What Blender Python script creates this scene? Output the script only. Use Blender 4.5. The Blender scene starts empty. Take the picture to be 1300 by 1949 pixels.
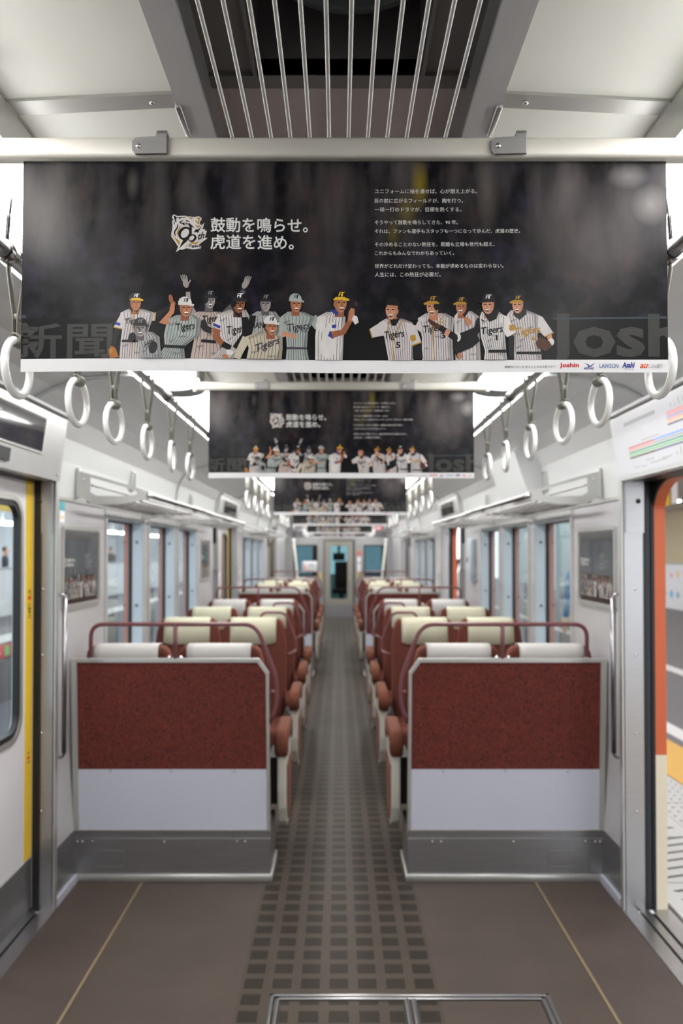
import bpy, bmesh, math, random
from math import sin, cos, pi, sqrt
from mathutils import Vector, Matrix

random.seed(7)
C = bpy.context.scene.collection
scene = bpy.context.scene

# ------------------------------------------------------------------ camera
EYE = 1.52                      # eye height, looking down the aisle (+Y)
cam_d = bpy.data.cameras.new('camera')
cam = bpy.data.objects.new('camera', cam_d)
C.objects.link(cam)
PITCH = math.radians(1.0)
cam.location = (0, 0, EYE)
cam.rotation_euler = (pi / 2 + PITCH, 0, 0)
cam_d.sensor_width = 36
cam_d.lens = 28
cam_d.shift_x = 5 / 1949
cam_d.shift_y = (75.5 - 1516 * math.tan(PITCH)) / 1949
cam_d.clip_start = 0.05
cam_d.dof.use_dof = True
cam_d.dof.focus_distance = 1.3
cam_d.dof.aperture_fstop = 4.2
scene.camera = cam

# ------------------------------------------------------------------ world, exposure
w = bpy.data.worlds.new('daylight')
scene.world = w
w.use_nodes = True
w.node_tree.nodes['Background'].inputs[0].default_value = (0.90, 0.95, 1.0, 1)
w.node_tree.nodes['Background'].inputs[1].default_value = 2.6
LAMP = 15.0                      # fluorescent diffuser strength
PLAT = 22.0                     # station lamps
vs = scene.view_settings
scene.display_settings.display_device = 'sRGB'
vs.view_transform = 'Standard'
vs.look = 'None'
vs.gamma = 1
vs.exposure = 0.0
vs.use_curve_mapping = False
scene.cycles.max_bounces = 8
scene.cycles.diffuse_bounces = 5
scene.cycles.glossy_bounces = 4
scene.cycles.transparent_max_bounces = 16
scene.cycles.sample_clamp_indirect = 6

# ------------------------------------------------------------------ materials
def lin(c):
    c = c / 255.0
    return c / 12.92 if c <= 0.04045 else ((c + 0.055) / 1.055) ** 2.4

def rgb(r, g, b):
    return (lin(r), lin(g), lin(b), 1)

class NT:
    def __init__(s, name):
        s.m = bpy.data.materials.new(name)
        s.m.use_nodes = True
        s.t = s.m.node_tree
        s.b = s.t.nodes['Principled BSDF']
    def n(s, typ, **kw):
        nd = s.t.nodes.new(typ)
        for k, v in kw.items():
            setattr(nd, k, v)
        return nd
    def l(s, a, b):
        s.t.links.new(a, b)
    def val(s, nd, i, v):
        nd.inputs[i].default_value = v

def mat(name, col, rough=0.5, metal=0.0, var=0.0, scale=30, bump=0.0, stretch=None, coat=0.0, spec=None):
    """principled with a little procedural variation in colour and relief"""
    q = NT(name)
    q.b.inputs['Roughness'].default_value = rough
    q.b.inputs['Metallic'].default_value = metal
    q.b.inputs['Base Color'].default_value = col
    if coat:
        q.b.inputs['Coat Weight'].default_value = coat
    if spec is not None:
        q.b.inputs['Specular IOR Level'].default_value = spec
    if var or bump:
        tc = q.n('ShaderNodeTexCoord')
        mp = q.n('ShaderNodeMapping')
        if stretch:
            mp.inputs['Scale'].default_value = stretch
        q.l(tc.outputs['Object'], mp.inputs[0])
        nz = q.n('ShaderNodeTexNoise')
        nz.inputs['Scale'].default_value = scale
        nz.inputs['Detail'].default_value = 4
        q.l(mp.outputs[0], nz.inputs['Vector'])
        if var:
            mx = q.n('ShaderNodeMix', data_type='RGBA')
            mx.inputs['A'].default_value = tuple(max(0, x * (1 - var)) for x in col[:3]) + (1,)
            mx.inputs['B'].default_value = tuple(min(1, x * (1 + var)) for x in col[:3]) + (1,)
            q.l(nz.outputs['Fac'], mx.inputs['Factor'])
            q.l(mx.outputs['Result'], q.b.inputs['Base Color'])
        if bump:
            bp = q.n('ShaderNodeBump')
            bp.inputs['Strength'].default_value = bump
            bp.inputs['Distance'].default_value = 0.002
            q.l(nz.outputs['Fac'], bp.inputs['Height'])
            q.l(bp.outputs[0], q.b.inputs['Normal'])
    return q.m

def emit(name, col, strength):
    q = NT(name)
    q.b.inputs['Base Color'].default_value = (0.8, 0.8, 0.8, 1)
    q.b.inputs['Emission Color'].default_value = col
    q.b.inputs['Emission Strength'].default_value = strength
    return q.m

def glass(name, tint, gloss=0.10, rough=0.02):
    q = NT(name)
    q.t.nodes.remove(q.b)
    out = q.t.nodes['Material Output']
    tr = q.n('ShaderNodeBsdfTransparent'); tr.inputs[0].default_value = tint
    gl = q.n('ShaderNodeBsdfGlossy'); gl.inputs['Roughness'].default_value = rough
    ge = q.n('ShaderNodeNewGeometry')
    dt = q.n('ShaderNodeVectorMath', operation='DOT_PRODUCT'); q.l(ge.outputs['Incoming'], dt.inputs[0]); q.l(ge.outputs['Normal'], dt.inputs[1])
    ab = q.n('ShaderNodeMath', operation='ABSOLUTE'); q.l(dt.outputs['Value'], ab.inputs[0])
    om = q.n('ShaderNodeMath', operation='SUBTRACT'); om.inputs[0].default_value = 1.0; q.l(ab.outputs[0], om.inputs[1])
    pw = q.n('ShaderNodeMath', operation='POWER'); pw.inputs[1].default_value = 5.0; q.l(om.outputs[0], pw.inputs[0])
    ad = q.n('ShaderNodeMath', operation='MULTIPLY_ADD'); ad.inputs[1].default_value = 0.9; ad.inputs[2].default_value = gloss
    mx = q.n('ShaderNodeMixShader')
    q.l(pw.outputs[0], ad.inputs[0]); q.l(ad.outputs[0], mx.inputs[0])
    q.l(tr.outputs[0], mx.inputs[1]); q.l(gl.outputs[0], mx.inputs[2])
    q.l(mx.outputs[0], out.inputs[0])
    return q.m

M = {}
M['wall'] = mat('wall_panel_satin', rgb(186, 184, 186), 0.34, 0.0, 0.05, 9, 0.03)
M['cove'] = mat('cove_panel_white', rgb(204, 206, 206), 0.32, 0.0, 0.02, 6)
M['ceil'] = mat('ceiling_panel_white', rgb(243, 244, 236), 0.38, 0.0, 0.03, 5)
M['endwall'] = mat('end_wall_grey', rgb(152, 151, 152), 0.4, 0, 0.04, 5)
M['endleaf'] = mat('cab_door_grey_beige', rgb(150, 147, 138), 0.4, 0.1, 0.05, 6)
M['steel'] = mat('stainless_brushed', rgb(176, 175, 176), 0.33, 0.95, 0.12, 8, 0.03, (1, 1, 30))
M['steel_dull'] = mat('stainless_dull', rgb(160, 160, 162), 0.36, 0.9, 0.16, 5, 0.03, (1, 6, 20))
M['alu'] = mat('aluminium_satin', rgb(196, 196, 192), 0.38, 0.75, 0.05, 14)
M['grille'] = mat('grille_frame_grey', rgb(176, 176, 177), 0.36, 0.3, 0.06, 12, 0.02, (20, 1, 20))
M['bar'] = mat('banner_rail_matt', rgb(176, 173, 164), 0.5, 0.15, 0.04, 14)
M['header'] = mat('header_panel_silver', rgb(190, 190, 189), 0.3, 0.5, 0.05, 8)
M['chrome'] = mat('polished_chrome', rgb(222, 222, 224), 0.10, 1.0, 0.02, 20)
M['pole'] = mat('polished_pole_steel', rgb(150, 148, 148), 0.16, 1.0, 0.03, 20)
M['dark'] = mat('black_rubber', rgb(22, 23, 26), 0.45, 0, 0.15, 20)
M['gasket'] = mat('dark_grey_gasket', rgb(44, 46, 56), 0.42, 0, 0.1, 20)
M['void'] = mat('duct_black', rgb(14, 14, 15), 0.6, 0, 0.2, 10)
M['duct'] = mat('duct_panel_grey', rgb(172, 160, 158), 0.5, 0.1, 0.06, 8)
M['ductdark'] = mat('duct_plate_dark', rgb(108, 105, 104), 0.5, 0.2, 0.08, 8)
M['fan'] = mat('fan_ring_green_grey', rgb(54, 64, 64), 0.45, 0, 0.1, 8)
M['white'] = mat('gloss_white_plastic', rgb(246, 247, 245), 0.22, 0, 0.01, 10, coat=0.3)
M['belt'] = mat('strap_belt_grey', rgb(120, 118, 110), 0.55, 0, 0.12, 40, 0.15)
M['sleeve'] = mat('strap_sleeve_cream', rgb(226, 224, 212), 0.4, 0, 0.02, 20)
M['lwhite'] = mat('laminate_white_lavender', rgb(186, 189, 202), 0.45, 0, 0.03, 60, 0.03)
M['cover'] = mat('headrest_cover_cream', rgb(196, 192, 168), 0.62, 0, 0.04, 40, 0.1)
M['coverw'] = mat('headrest_cover_white', rgb(190, 187, 184), 0.6, 0, 0.04, 40, 0.1)
M['arm'] = mat('armrest_moquette_orange', rgb(102, 54, 35), 0.9, 0, 0.14, 60, 0.3)
M['inset'] = mat('side_inset_terracotta', rgb(128, 80, 66), 0.8, 0, 0.06, 60, 0.1)
M['side'] = mat('seat_side_shell_cream', rgb(196, 194, 184), 0.4, 0, 0.02, 20)
M['rail'] = mat('grab_rail_maroon', rgb(108, 62, 66), 0.36, 0, 0.06, 20)
M['base'] = mat('seat_base_dark', rgb(52, 48, 46), 0.5, 0.3, 0.1, 10)
M['ltblue'] = mat('window_reveal_pale_blue', rgb(190, 202, 212), 0.35, 0.1, 0.03, 10)
M['mull'] = mat('window_mullion_grey', rgb(196, 196, 194), 0.35, 0.35, 0.04, 10)
M['orange'] = mat('car_body_orange', rgb(190, 90, 48), 0.4, 0, 0.03, 10)
M['cream'] = mat('car_body_cream', rgb(214, 204, 182), 0.4, 0, 0.03, 10)
M['yellow'] = mat('door_edge_yellow', rgb(226, 188, 50), 0.5, 0, 0.05, 30)
M['leaf'] = mat('door_leaf_white', rgb(214, 212, 214), 0.35, 0, 0.03, 8)
M['glass'] = glass('window_glass', (0.88, 0.93, 0.93, 1), 0.02)
M['dglass'] = glass('door_glass', (0.90, 0.95, 0.95, 1), 0.02)
M['cabglass'] = glass('cab_glass_teal', (0.20, 0.285, 0.31, 1), 0.02)
M['cabdoorglass'] = glass('cab_door_glass_teal', (0.31, 0.43, 0.45, 1), 0.02)
M['screen'] = mat('display_screen_dark', rgb(58, 57, 64), 0.07, 0.0, 0.35, 6, coat=1.0)
M['paper'] = mat('paper_white', rgb(240, 240, 243), 0.6, 0, 0.01, 10)
M['matedge'] = mat('mat_edge_tan', rgb(128, 112, 86), 0.6, 0, 0.1, 20)
M['mappaper'] = mat('route_map_paper', rgb(206, 207, 212), 0.5, 0, 0.02, 10)
M['red'] = mat('ink_red', rgb(205, 50, 55), 0.5, 0, 0.05, 20)
M['ink'] = mat('ink_black', rgb(24, 24, 26), 0.5, 0, 0.05, 20)
M['inkgrey'] = mat('ink_grey', rgb(168, 172, 172), 0.5, 0, 0.05, 20)
M['handle'] = mat('handrail_steel', rgb(150, 148, 152), 0.22, 1.0, 0.03, 20)
M['screw'] = mat('screw_steel', rgb(214, 214, 214), 0.2, 1.0, 0.03, 30)
M['lamp'] = emit('fluorescent_diffuser', (1.0, 0.99, 0.97, 1), LAMP)
M['lamp_end'] = mat('lamp_end_cap_grey', rgb(150, 150, 150), 0.45, 0.3, 0.05, 20)

def moquette():
    q = NT('seat_moquette_red_brown')
    q.b.inputs['Roughness'].default_value = 0.92
    q.b.inputs['Sheen Weight'].default_value = 0.12
    q.b.inputs['Sheen Tint'].default_value = rgb(220, 110, 80)
    tc = q.n('ShaderNodeTexCoord')
    n1 = q.n('ShaderNodeTexNoise'); n1.inputs['Scale'].default_value = 5; n1.inputs['Detail'].default_value = 3
    n2 = q.n('ShaderNodeTexNoise'); n2.inputs['Scale'].default_value = 56; n2.inputs['Detail'].default_value = 5; n2.inputs['Distortion'].default_value = 3.5
    vo = q.n('ShaderNodeTexVoronoi'); vo.inputs['Scale'].default_value = 60
    for x in (n1, n2, vo):
        q.l(tc.outputs['Object'], x.inputs['Vector'])
    r = q.n('ShaderNodeValToRGB')
    e = r.color_ramp.elements
    e[0].position = 0.32; e[0].color = rgb(42, 18, 15)
    e[1].position = 0.68; e[1].color = rgb(130, 54, 38)
    k = r.color_ramp.elements.new(0.48); k.color = rgb(92, 33, 26)
    q.l(n2.outputs['Fac'], r.inputs[0])
    mx = q.n('ShaderNodeMix', data_type='RGBA', blend_type='MULTIPLY')
    mx.inputs['Factor'].default_value = 0.35
    q.l(r.outputs[0], mx.inputs['A']); q.l(n1.outputs['Fac'], mx.inputs['B'])
    q.l(mx.outputs['Result'], q.b.inputs['Base Color'])
    bp = q.n('ShaderNodeBump'); bp.inputs['Strength'].default_value = 0.3; bp.inputs['Distance'].default_value = 0.002
    q.l(n2.outputs['Fac'], bp.inputs['Height']); q.l(bp.outputs[0], q.b.inputs['Normal'])
    return q.m
M['moq'] = moquette()
M['seat'] = mat('seat_back_velour_brown', rgb(84, 36, 25), 0.9, 0, 0.22, 45, 0.2)
q_ = M['seat'].node_tree.nodes['Principled BSDF']
q_.inputs['Sheen Weight'].default_value = 0.25
q_.inputs['Sheen Tint'].default_value = rgb(230, 120, 80)

def floor_mat():
    q = NT('floor_vinyl_checked_aisle')
    q.b.inputs['Roughness'].default_value = 0.36
    q.b.inputs['Specular IOR Level'].default_value = 0.06
    tc = q.n('ShaderNodeTexCoord')
    sp = q.n('ShaderNodeSeparateXYZ'); q.l(tc.outputs['Object'], sp.inputs[0])
    def mth(op, a, b=None, c=None):
        nd = q.n('ShaderNodeMath', operation=op)
        for i, v in enumerate((a, b, c)):
            if v is None: continue
            if isinstance(v, (int, float)): nd.inputs[i].default_value = v
            else: q.l(v, nd.inputs[i])
        return nd.outputs[0]
    def bandmask(coord, off):
        f = mth('FRACT', mth('ADD', mth('DIVIDE', coord, 0.1), off))
        return mth('LESS_THAN', mth('ABSOLUTE', mth('SUBTRACT', f, 0.5)), 0.33)
    sq = mth('MULTIPLY', bandmask(sp.outputs[0], 0.5), bandmask(sp.outputs[1], 0.2))
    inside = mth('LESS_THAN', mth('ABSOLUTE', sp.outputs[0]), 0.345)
    sq = mth('MULTIPLY', sq, inside)
    n1 = q.n('ShaderNodeTexNoise'); n1.inputs['Scale'].default_value = 3.5; n1.inputs['Detail'].default_value = 5
    n2 = q.n('ShaderNodeTexNoise'); n2.inputs['Scale'].default_value = 260; n2.inputs['Detail'].default_value = 2
    q.l(tc.outputs['Object'], n1.inputs['Vector']); q.l(tc.outputs['Object'], n2.inputs['Vector'])
    a = q.n('ShaderNodeMix', data_type='RGBA'); a.inputs['A'].default_value = rgb(72, 65, 61); a.inputs['B'].default_value = rgb(91, 81, 74)
    q.l(n1.outputs['Fac'], a.inputs['Factor'])
    sp2 = q.n('ShaderNodeMix', data_type='RGBA', blend_type='OVERLAY'); sp2.inputs['Factor'].default_value = 0.45
    q.l(a.outputs['Result'], sp2.inputs['A']); q.l(n2.outputs['Fac'], sp2.inputs['B'])
    dk = q.n('ShaderNodeMix', data_type='RGBA', blend_type='MULTIPLY'); dk.inputs['B'].default_value = (0.48, 0.50, 0.50, 1)
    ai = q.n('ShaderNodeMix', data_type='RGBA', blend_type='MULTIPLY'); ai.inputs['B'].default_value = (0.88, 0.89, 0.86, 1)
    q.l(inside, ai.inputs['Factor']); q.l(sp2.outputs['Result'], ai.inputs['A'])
    q.l(sq, dk.inputs['Factor']); q.l(ai.outputs['Result'], dk.inputs['A'])
    q.l(dk.outputs['Result'], q.b.inputs['Base Color'])
    rr = q.n('ShaderNodeMapRange'); rr.inputs['To Min'].default_value = 0.30; rr.inputs['To Max'].default_value = 0.46
    q.l(n1.outputs['Fac'], rr.inputs['Value']); q.l(rr.outputs[0], q.b.inputs['Roughness'])
    bp = q.n('ShaderNodeBump'); bp.inputs['Strength'].default_value = 0.15; bp.inputs['Distance'].default_value = 0.001
    q.l(n2.outputs['Fac'], bp.inputs['Height']); q.l(bp.outputs[0], q.b.inputs['Normal'])
    return q.m
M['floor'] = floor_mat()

def rib_mat():
    q = NT('door_mat_ribbed_rubber')
    q.b.inputs['Roughness'].default_value = 0.6
    tc = q.n('ShaderNodeTexCoord')
    wv = q.n('ShaderNodeTexWave', bands_direction='X'); wv.inputs['Scale'].default_value = 40
    n1 = q.n('ShaderNodeTexNoise'); n1.inputs['Scale'].default_value = 3; n1.inputs['Detail'].default_value = 5
    q.l(tc.outputs['Object'], wv.inputs['Vector']); q.l(tc.outputs['Object'], n1.inputs['Vector'])
    a = q.n('ShaderNodeMix', data_type='RGBA'); a.inputs['A'].default_value = rgb(62, 50, 45); a.inputs['B'].default_value = rgb(98, 83, 76)
    q.l(n1.outputs['Fac'], a.inputs['Factor'])
    b = q.n('ShaderNodeMix', data_type='RGBA', blend_type='MULTIPLY'); b.inputs['Factor'].default_value = 0.4
    q.l(a.outputs['Result'], b.inputs['A']); q.l(wv.outputs['Color'], b.inputs['B'])
    q.l(b.outputs['Result'], q.b.inputs['Base Color'])
    bp = q.n('ShaderNodeBump'); bp.inputs['Strength'].default_value = 0.5; bp.inputs['Distance'].default_value = 0.003
    q.l(wv.outputs['Fac'], bp.inputs['Height']); q.l(bp.outputs[0], q.b.inputs['Normal'])
    return q.m
M['rib'] = rib_mat()

# ------------------------------------------------------------------ mesh builder
class MB:
    def __init__(s):
        s.v = []; s.f = []; s.m = []; s.sm = []
    def add(s, vs_, fs, mi=0, smooth=False):
        o = len(s.v)
        s.v += [tuple(p) for p in vs_]
        for f in fs:
            s.f.append([i + o for i in f]); s.m.append(mi); s.sm.append(smooth)
    def quad(s, a, b, c, d, mi=0):
        s.add([a, b, c, d], [(0, 1, 2, 3)], mi)
    def box(s, x0, x1, y0, y1, z0, z1, mi=0, bev=0.0, seg=2):
        if bev <= 0:
            V = [(x, y, z) for x in (x0, x1) for y in (y0, y1) for z in (z0, z1)]
            s.add(V, [(0, 1, 3, 2), (4, 6, 7, 5), (0, 4, 5, 1), (2, 3, 7, 6), (0, 2, 6, 4), (1, 5, 7, 3)], mi)
            return
        bm = bmesh.new()
        bmesh.ops.create_cube(bm, size=1)
        for v in bm.verts:
            v.co = Vector(((x0 + x1) / 2 + v.co.x * (x1 - x0), (y0 + y1) / 2 + v.co.y * (y1 - y0), (z0 + z1) / 2 + v.co.z * (z1 - z0)))
        bmesh.ops.bevel(bm, geom=bm.edges[:], offset=bev, segments=seg, affect='EDGES', profile=0.5)
        s.bm(bm, mi, True)
    def bm(s, bm, mi=0, smooth=False):
        bm.verts.index_update()
        s.add([v.co[:] for v in bm.verts], [[v.index for v in f.verts] for f in bm.faces], mi, smooth)
        bm.free()
    def tube(s, pts, r, n=10, mi=0, closed=False, caps=True, flat=1.0):
        P = [Vector(p) for p in pts]
        k = len(P)
        R = r if isinstance(r, (list, tuple)) else [r] * k
        T = []
        for i in range(k):
            if closed: t = P[(i + 1) % k] - P[i - 1]
            else: t = P[min(i + 1, k - 1)] - P[max(i - 1, 0)]
            T.append(t.normalized())
        up = Vector((0, 0, 1)) if abs(T[0].z) < 0.9 else Vector((0, 1, 0))
        nrm = (up - T[0] * up.dot(T[0])).normalized()
        V = []
        for i in range(k):
            nrm = (nrm - T[i] * nrm.dot(T[i])).normalized()
            b = T[i].cross(nrm)
            for j in range(n):
                a = 2 * pi * j / n
                V.append(P[i] + (nrm * cos(a) + b * sin(a) * flat) * R[i])
        F = []
        for i in range(k if closed else k - 1):
            for j in range(n):
                a = i * n + j; b2 = i * n + (j + 1) % n
                c = ((i + 1) % k) * n + (j + 1) % n; d = ((i + 1) % k) * n + j
                F.append((a, b2, c, d))
        s.add(V, F, mi, True)
        if caps and not closed:
            o = len(s.v) - len(V)
            s.f.append([o + j for j in reversed(range(n))]); s.m.append(mi); s.sm.append(False)
            s.f.append([o + (k - 1) * n + j for j in range(n)]); s.m.append(mi); s.sm.append(False)
    def prism(s, outline, axis, a, b, mi=0, smooth=False, bev=0.0, seg=2, shear=None):
        """extrude a 2-D outline: axis x -> (y,z); y -> (x,z); z -> (x,y)"""
        def mk(p, t):
            if axis == 'x': return (t, p[0], p[1])
            if axis == 'y': return (p[0], t, p[1])
            return (p[0], p[1], t)
        n = len(outline)
        bm = bmesh.new()
        A = [bm.verts.new(mk(p, a)) for p in outline]
        B = [bm.verts.new(mk(p, b)) for p in outline]
        fa = bm.faces.new(A); fb = bm.faces.new(list(reversed(B)))
        for i in range(n):
            bm.faces.new((A[i], B[i], B[(i + 1) % n], A[(i + 1) % n]))
        bmesh.ops.recalc_face_normals(bm, faces=bm.faces[:])
        if bev:
            es = [e for e in bm.edges if (e.verts[0] in A and e.verts[1] in A) or (e.verts[0] in B and e.verts[1] in B)]
            bmesh.ops.bevel(bm, geom=es, offset=bev, segments=seg, affect='EDGES', profile=0.5)
        if shear:
            for v in bm.verts: v.co = Vector(shear(v.co))
        s.bm(bm, mi, smooth)
    def torus(s, c, R, r, yaw=0.0, n=40, k=12, mi=0):
        """ring standing upright in the plane that holds Z and the direction yaw from +Y"""
        d = Vector((sin(yaw), cos(yaw), 0)); z = Vector((0, 0, 1)); c = Vector(c)
        s.tube([c + (d * cos(2 * pi * i / n) + z * sin(2 * pi * i / n)) * R for i in range(n)], r, k, mi, closed=True)
    def lathe(s, prof, c=(0, 0, 0), n=24, mi=0, axis='z', smooth=True):
        V = []; k = len(prof)
        for r, h in prof:
            for j in range(n):
                a = 2 * pi * j / n
                p = (r * cos(a), r * sin(a), h)
                if axis == 'y': p = (p[0], p[2], p[1])
                if axis == 'x': p = (p[2], p[0], p[1])
                V.append((p[0] + c[0], p[1] + c[1], p[2] + c[2]))
        F = [(i * n + j, i * n + (j + 1) % n, (i + 1) * n + (j + 1) % n, (i + 1) * n + j) for i in range(k - 1) for j in range(n)]
        s.add(V, F, mi, smooth)
        o = len(s.v) - len(V)
        s.f.append([o + j for j in range(n)]); s.m.append(mi); s.sm.append(False)
        s.f.append([o + (k - 1) * n + j for j in range(n)]); s.m.append(mi); s.sm.append(False)
    def ring2d(s, outer, inner, axis, a, b, mi=0):
        """frame plate between two outlines with the same number of points"""
        def mk(p, t):
            if axis == 'x': return (t, p[0], p[1])
            if axis == 'y': return (p[0], t, p[1])
            return (p[0], p[1], t)
        n = len(outer)
        V = [mk(p, a) for p in outer] + [mk(p, a) for p in inner] + [mk(p, b) for p in outer] + [mk(p, b) for p in inner]
        F = []
        for i in range(n):
            j = (i + 1) % n
            F += [(i, j, n + j, n + i), (2 * n + i, 3 * n + i, 3 * n + j, 2 * n + j), (i, 2 * n + i, 2 * n + j, j), (n + i, n + j, 3 * n + j, 3 * n + i)]
        s.add(V, F, mi)
    def build(s, name, mats, parent=None, loc=None, fix=True):
        me = bpy.data.meshes.new(name)
        me.from_pydata(s.v, [], s.f)
        if not isinstance(mats, (list, tuple)): mats = [mats]
        for x in mats: me.materials.append(M[x] if isinstance(x, str) else x)
        me.polygons.foreach_set('material_index', s.m)
        me.polygons.foreach_set('use_smooth', s.sm)
        if fix:
            bm = bmesh.new(); bm.from_mesh(me)
            bmesh.ops.recalc_face_normals(bm, faces=bm.faces[:])
            bm.to_mesh(me); bm.free()
        me.update()
        o = bpy.data.objects.new(name, me)
        C.objects.link(o)
        if parent: o.parent = parent
        if loc: o.location = loc
        return o

def rrect(x0, x1, z0, z1, r, n=5):
    P = []
    for cx, cz, a0 in ((x1 - r, z1 - r, 0), (x0 + r, z1 - r, 90), (x0 + r, z0 + r, 180), (x1 - r, z0 + r, 270)):
        for i in range(n + 1):
            a = math.radians(a0 + 90 * i / n)
            P.append((cx + r * cos(a), cz + r * sin(a)))
    return P

def fillet(pts, r, n=5):
    """round the inner corners of a 3-D polyline"""
    P = [Vector(p) for p in pts]; out = [P[0]]
    for i in range(1, len(P) - 1):
        a = (P[i - 1] - P[i]); b = (P[i + 1] - P[i])
        t = min(r, a.length * 0.48, b.length * 0.48)
        p0 = P[i] + a.normalized() * t; p1 = P[i] + b.normalized() * t
        for k in range(n + 1):
            u = k / n
            out.append(p0 * (1 - u) ** 2 + P[i] * 2 * u * (1 - u) + p1 * u * u)
    out.append(P[-1])
    return out

def tag(o, label, cat, group=None, kind=None):
    if label: o['label'] = label
    if cat: o['category'] = cat
    if group: o['group'] = group
    if kind: o['kind'] = kind
    return o

def thing(name, label, cat, loc=(0, 0, 0), group=None, rz=0):
    o = bpy.data.objects.new(name, None); C.objects.link(o)
    o.empty_display_size = 0.1
    o.location = loc; o.rotation_euler = (0, 0, rz)
    return tag(o, label, cat, group)

def struct(o):
    o['kind'] = 'structure'; return o

def dup(root, loc=None, rz=None, label=None):
    def cp(o, par):
        c = o.copy(); C.objects.link(c)
        if par: c.parent = par
        for ch in list(o.children): cp(ch, c)
        return c
    r = cp(root, None)
    if loc is not None: r.location = loc
    if rz is not None: r.rotation_euler = (0, 0, rz)
    if label: r['label'] = label
    return r

ORD = ['first', 'second', 'third', 'fourth', 'fifth', 'sixth', 'seventh', 'eighth', 'ninth', 'tenth', 'eleventh', 'twelfth', 'thirteenth', 'fourteenth']
SIDE = {-1: 'left', 1: 'right'}
# ------------------------------------------------------------------ layout along the car (metres from the camera)
P1, P2, P3, P4 = 3.70, 7.55, 9.74, 13.60       # partitions
DOORS = [(2.0, 3.40), (7.95, 9.40), (13.95, 15.45)]
END = 18.60
BACK = -2.5
WIN = [(4.27, 5.06), (5.23, 6.03), (6.17, 6.97)]
WINS = WIN + [(a + 6.04, b + 6.04) for a, b in WIN]
WZ0, WZ1 = 0.83, 1.71
DZ = 1.82

PROF = [(1.215, 0.0), (1.222, 0.235), (1.25, 0.62), (1.25, WZ0), (1.25, WZ1), (1.25, 1.76), (1.248, DZ), (1.24, 1.93),
        (1.225, 2.03), (1.177, 2.115), (1.10, 2.155), (1.0, 2.185), (0.90, 2.20), (0.80, 2.205)]

def in_open(y0, y1, z0, z1):
    for a, b in DOORS:
        if y0 >= a - 1e-4 and y1 <= b + 1e-4 and z1 <= DZ + 1e-4: return True
    for a, b in WINS:
        if y0 >= a - 1e-4 and y1 <= b + 1e-4 and z0 >= WZ0 - 1e-4 and z1 <= WZ1 + 1e-4: return True
    return False

def side_wall(s):
    ys = sorted(set([BACK, END] + [e for d in DOORS for e in d] + [e for d in WINS for e in d]))
    mb = MB(); cv = MB()
    for j in range(len(PROF) - 1):
        (xa, za), (xb, zb) = PROF[j], PROF[j + 1]
        mi = 1 if zb <= 0.236 else (0 if zb <= 1.765 else 2)
        for y0, y1 in zip(ys[:-1], ys[1:]):
            if in_open(y0, y1, za, zb): continue
            (cv if mi == 2 else mb).add([(s * xa, y0, za), (s * xa, y1, za), (s * xb, y1, zb), (s * xb, y0, zb)], [(0, 1, 2, 3)], mi, mi == 2)
    # outer body skin
    zs = [-0.25, 0.0, 0.657, WZ0, WZ1, DZ, 2.30]
    for z0, z1 in zip(zs[:-1], zs[1:]):
        for y0, y1 in zip(ys[:-1], ys[1:]):
            if in_open(y0, y1, z0, z1): continue
            mb.quad((s * 1.36, y0, z0), (s * 1.36, y1, z0), (s * 1.36, y1, z1), (s * 1.36, y0, z1), 3 if z1 > 0.66 else 4)
    o = mb.build('wall_' + SIDE[s], ['wall', 'steel_dull', 'cove', 'orange', 'cream'], fix=False)
    struct(cv.build('ceiling_cove_' + SIDE[s], ['wall', 'steel_dull', 'cove'], fix=False))
    return struct(o)

def trims(s):
    """seam trim above the windows and arched joint covers over the cove"""
    mb = MB()
    for a, b in ((3.43, 7.92), (9.43, 13.92)):
        mb.box(*sorted((s * 1.243, s * 1.252)), a, b, 1.752, 1.768, 0)
    struct(mb.build('trim_%d' % (1 if s < 0 else 2), 'alu'))
    mb = MB()
    for y in (3.05, 6.05, 9.05, 12.05, 15.05):
        pts = [(s * (x - 0.004), y, z - 0.004) for x, z in PROF[6:]]
        mb.tube(fillet(pts, 0.05, 3), 0.007, 8, 0)
    struct(mb.build('trim_%d' % (3 if s < 0 else 4), 'inkgrey'))

for s in (-1, 1):
    side_wall(s); trims(s)

# floor with ribbed door mats
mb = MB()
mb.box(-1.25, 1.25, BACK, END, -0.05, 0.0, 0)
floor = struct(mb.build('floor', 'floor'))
for k, (a, b) in enumerate(((1.65, 3.685), (7.57, 9.72), (13.62, 15.7))):
    for s in (-1, 1):
        mb = MB()
        x0, x1 = sorted((s * 0.905, s * 1.20))
        mb.box(x0, x1, a, b, 0.0, 0.003, 0)
        e0, e1 = sorted((s * 0.898, s * 0.908))
        mb.box(e0, e1, a, b, 0.0, 0.004, 1)
        o = mb.build('door_mat', ['rib', 'matedge'])
        tag(o, 'brown ribbed rubber floor strip in front of the %s %s door' % (['nearest', 'middle', 'farthest'][k], SIDE[s]), 'mat', 'ribbed floor strips by the doors')

for s in (-1, 1):
    mb = MB()
    for a, b in ((3.432, 3.70), (7.55, 7.92), (9.432, 9.74), (13.60, 13.92)):
        mb.box(*sorted((s * 1.203, s * 1.216)), a, b, 0.0, 0.036, 0)
    struct(mb.build('baseboard_' + SIDE[s], 'lwhite'))
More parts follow.
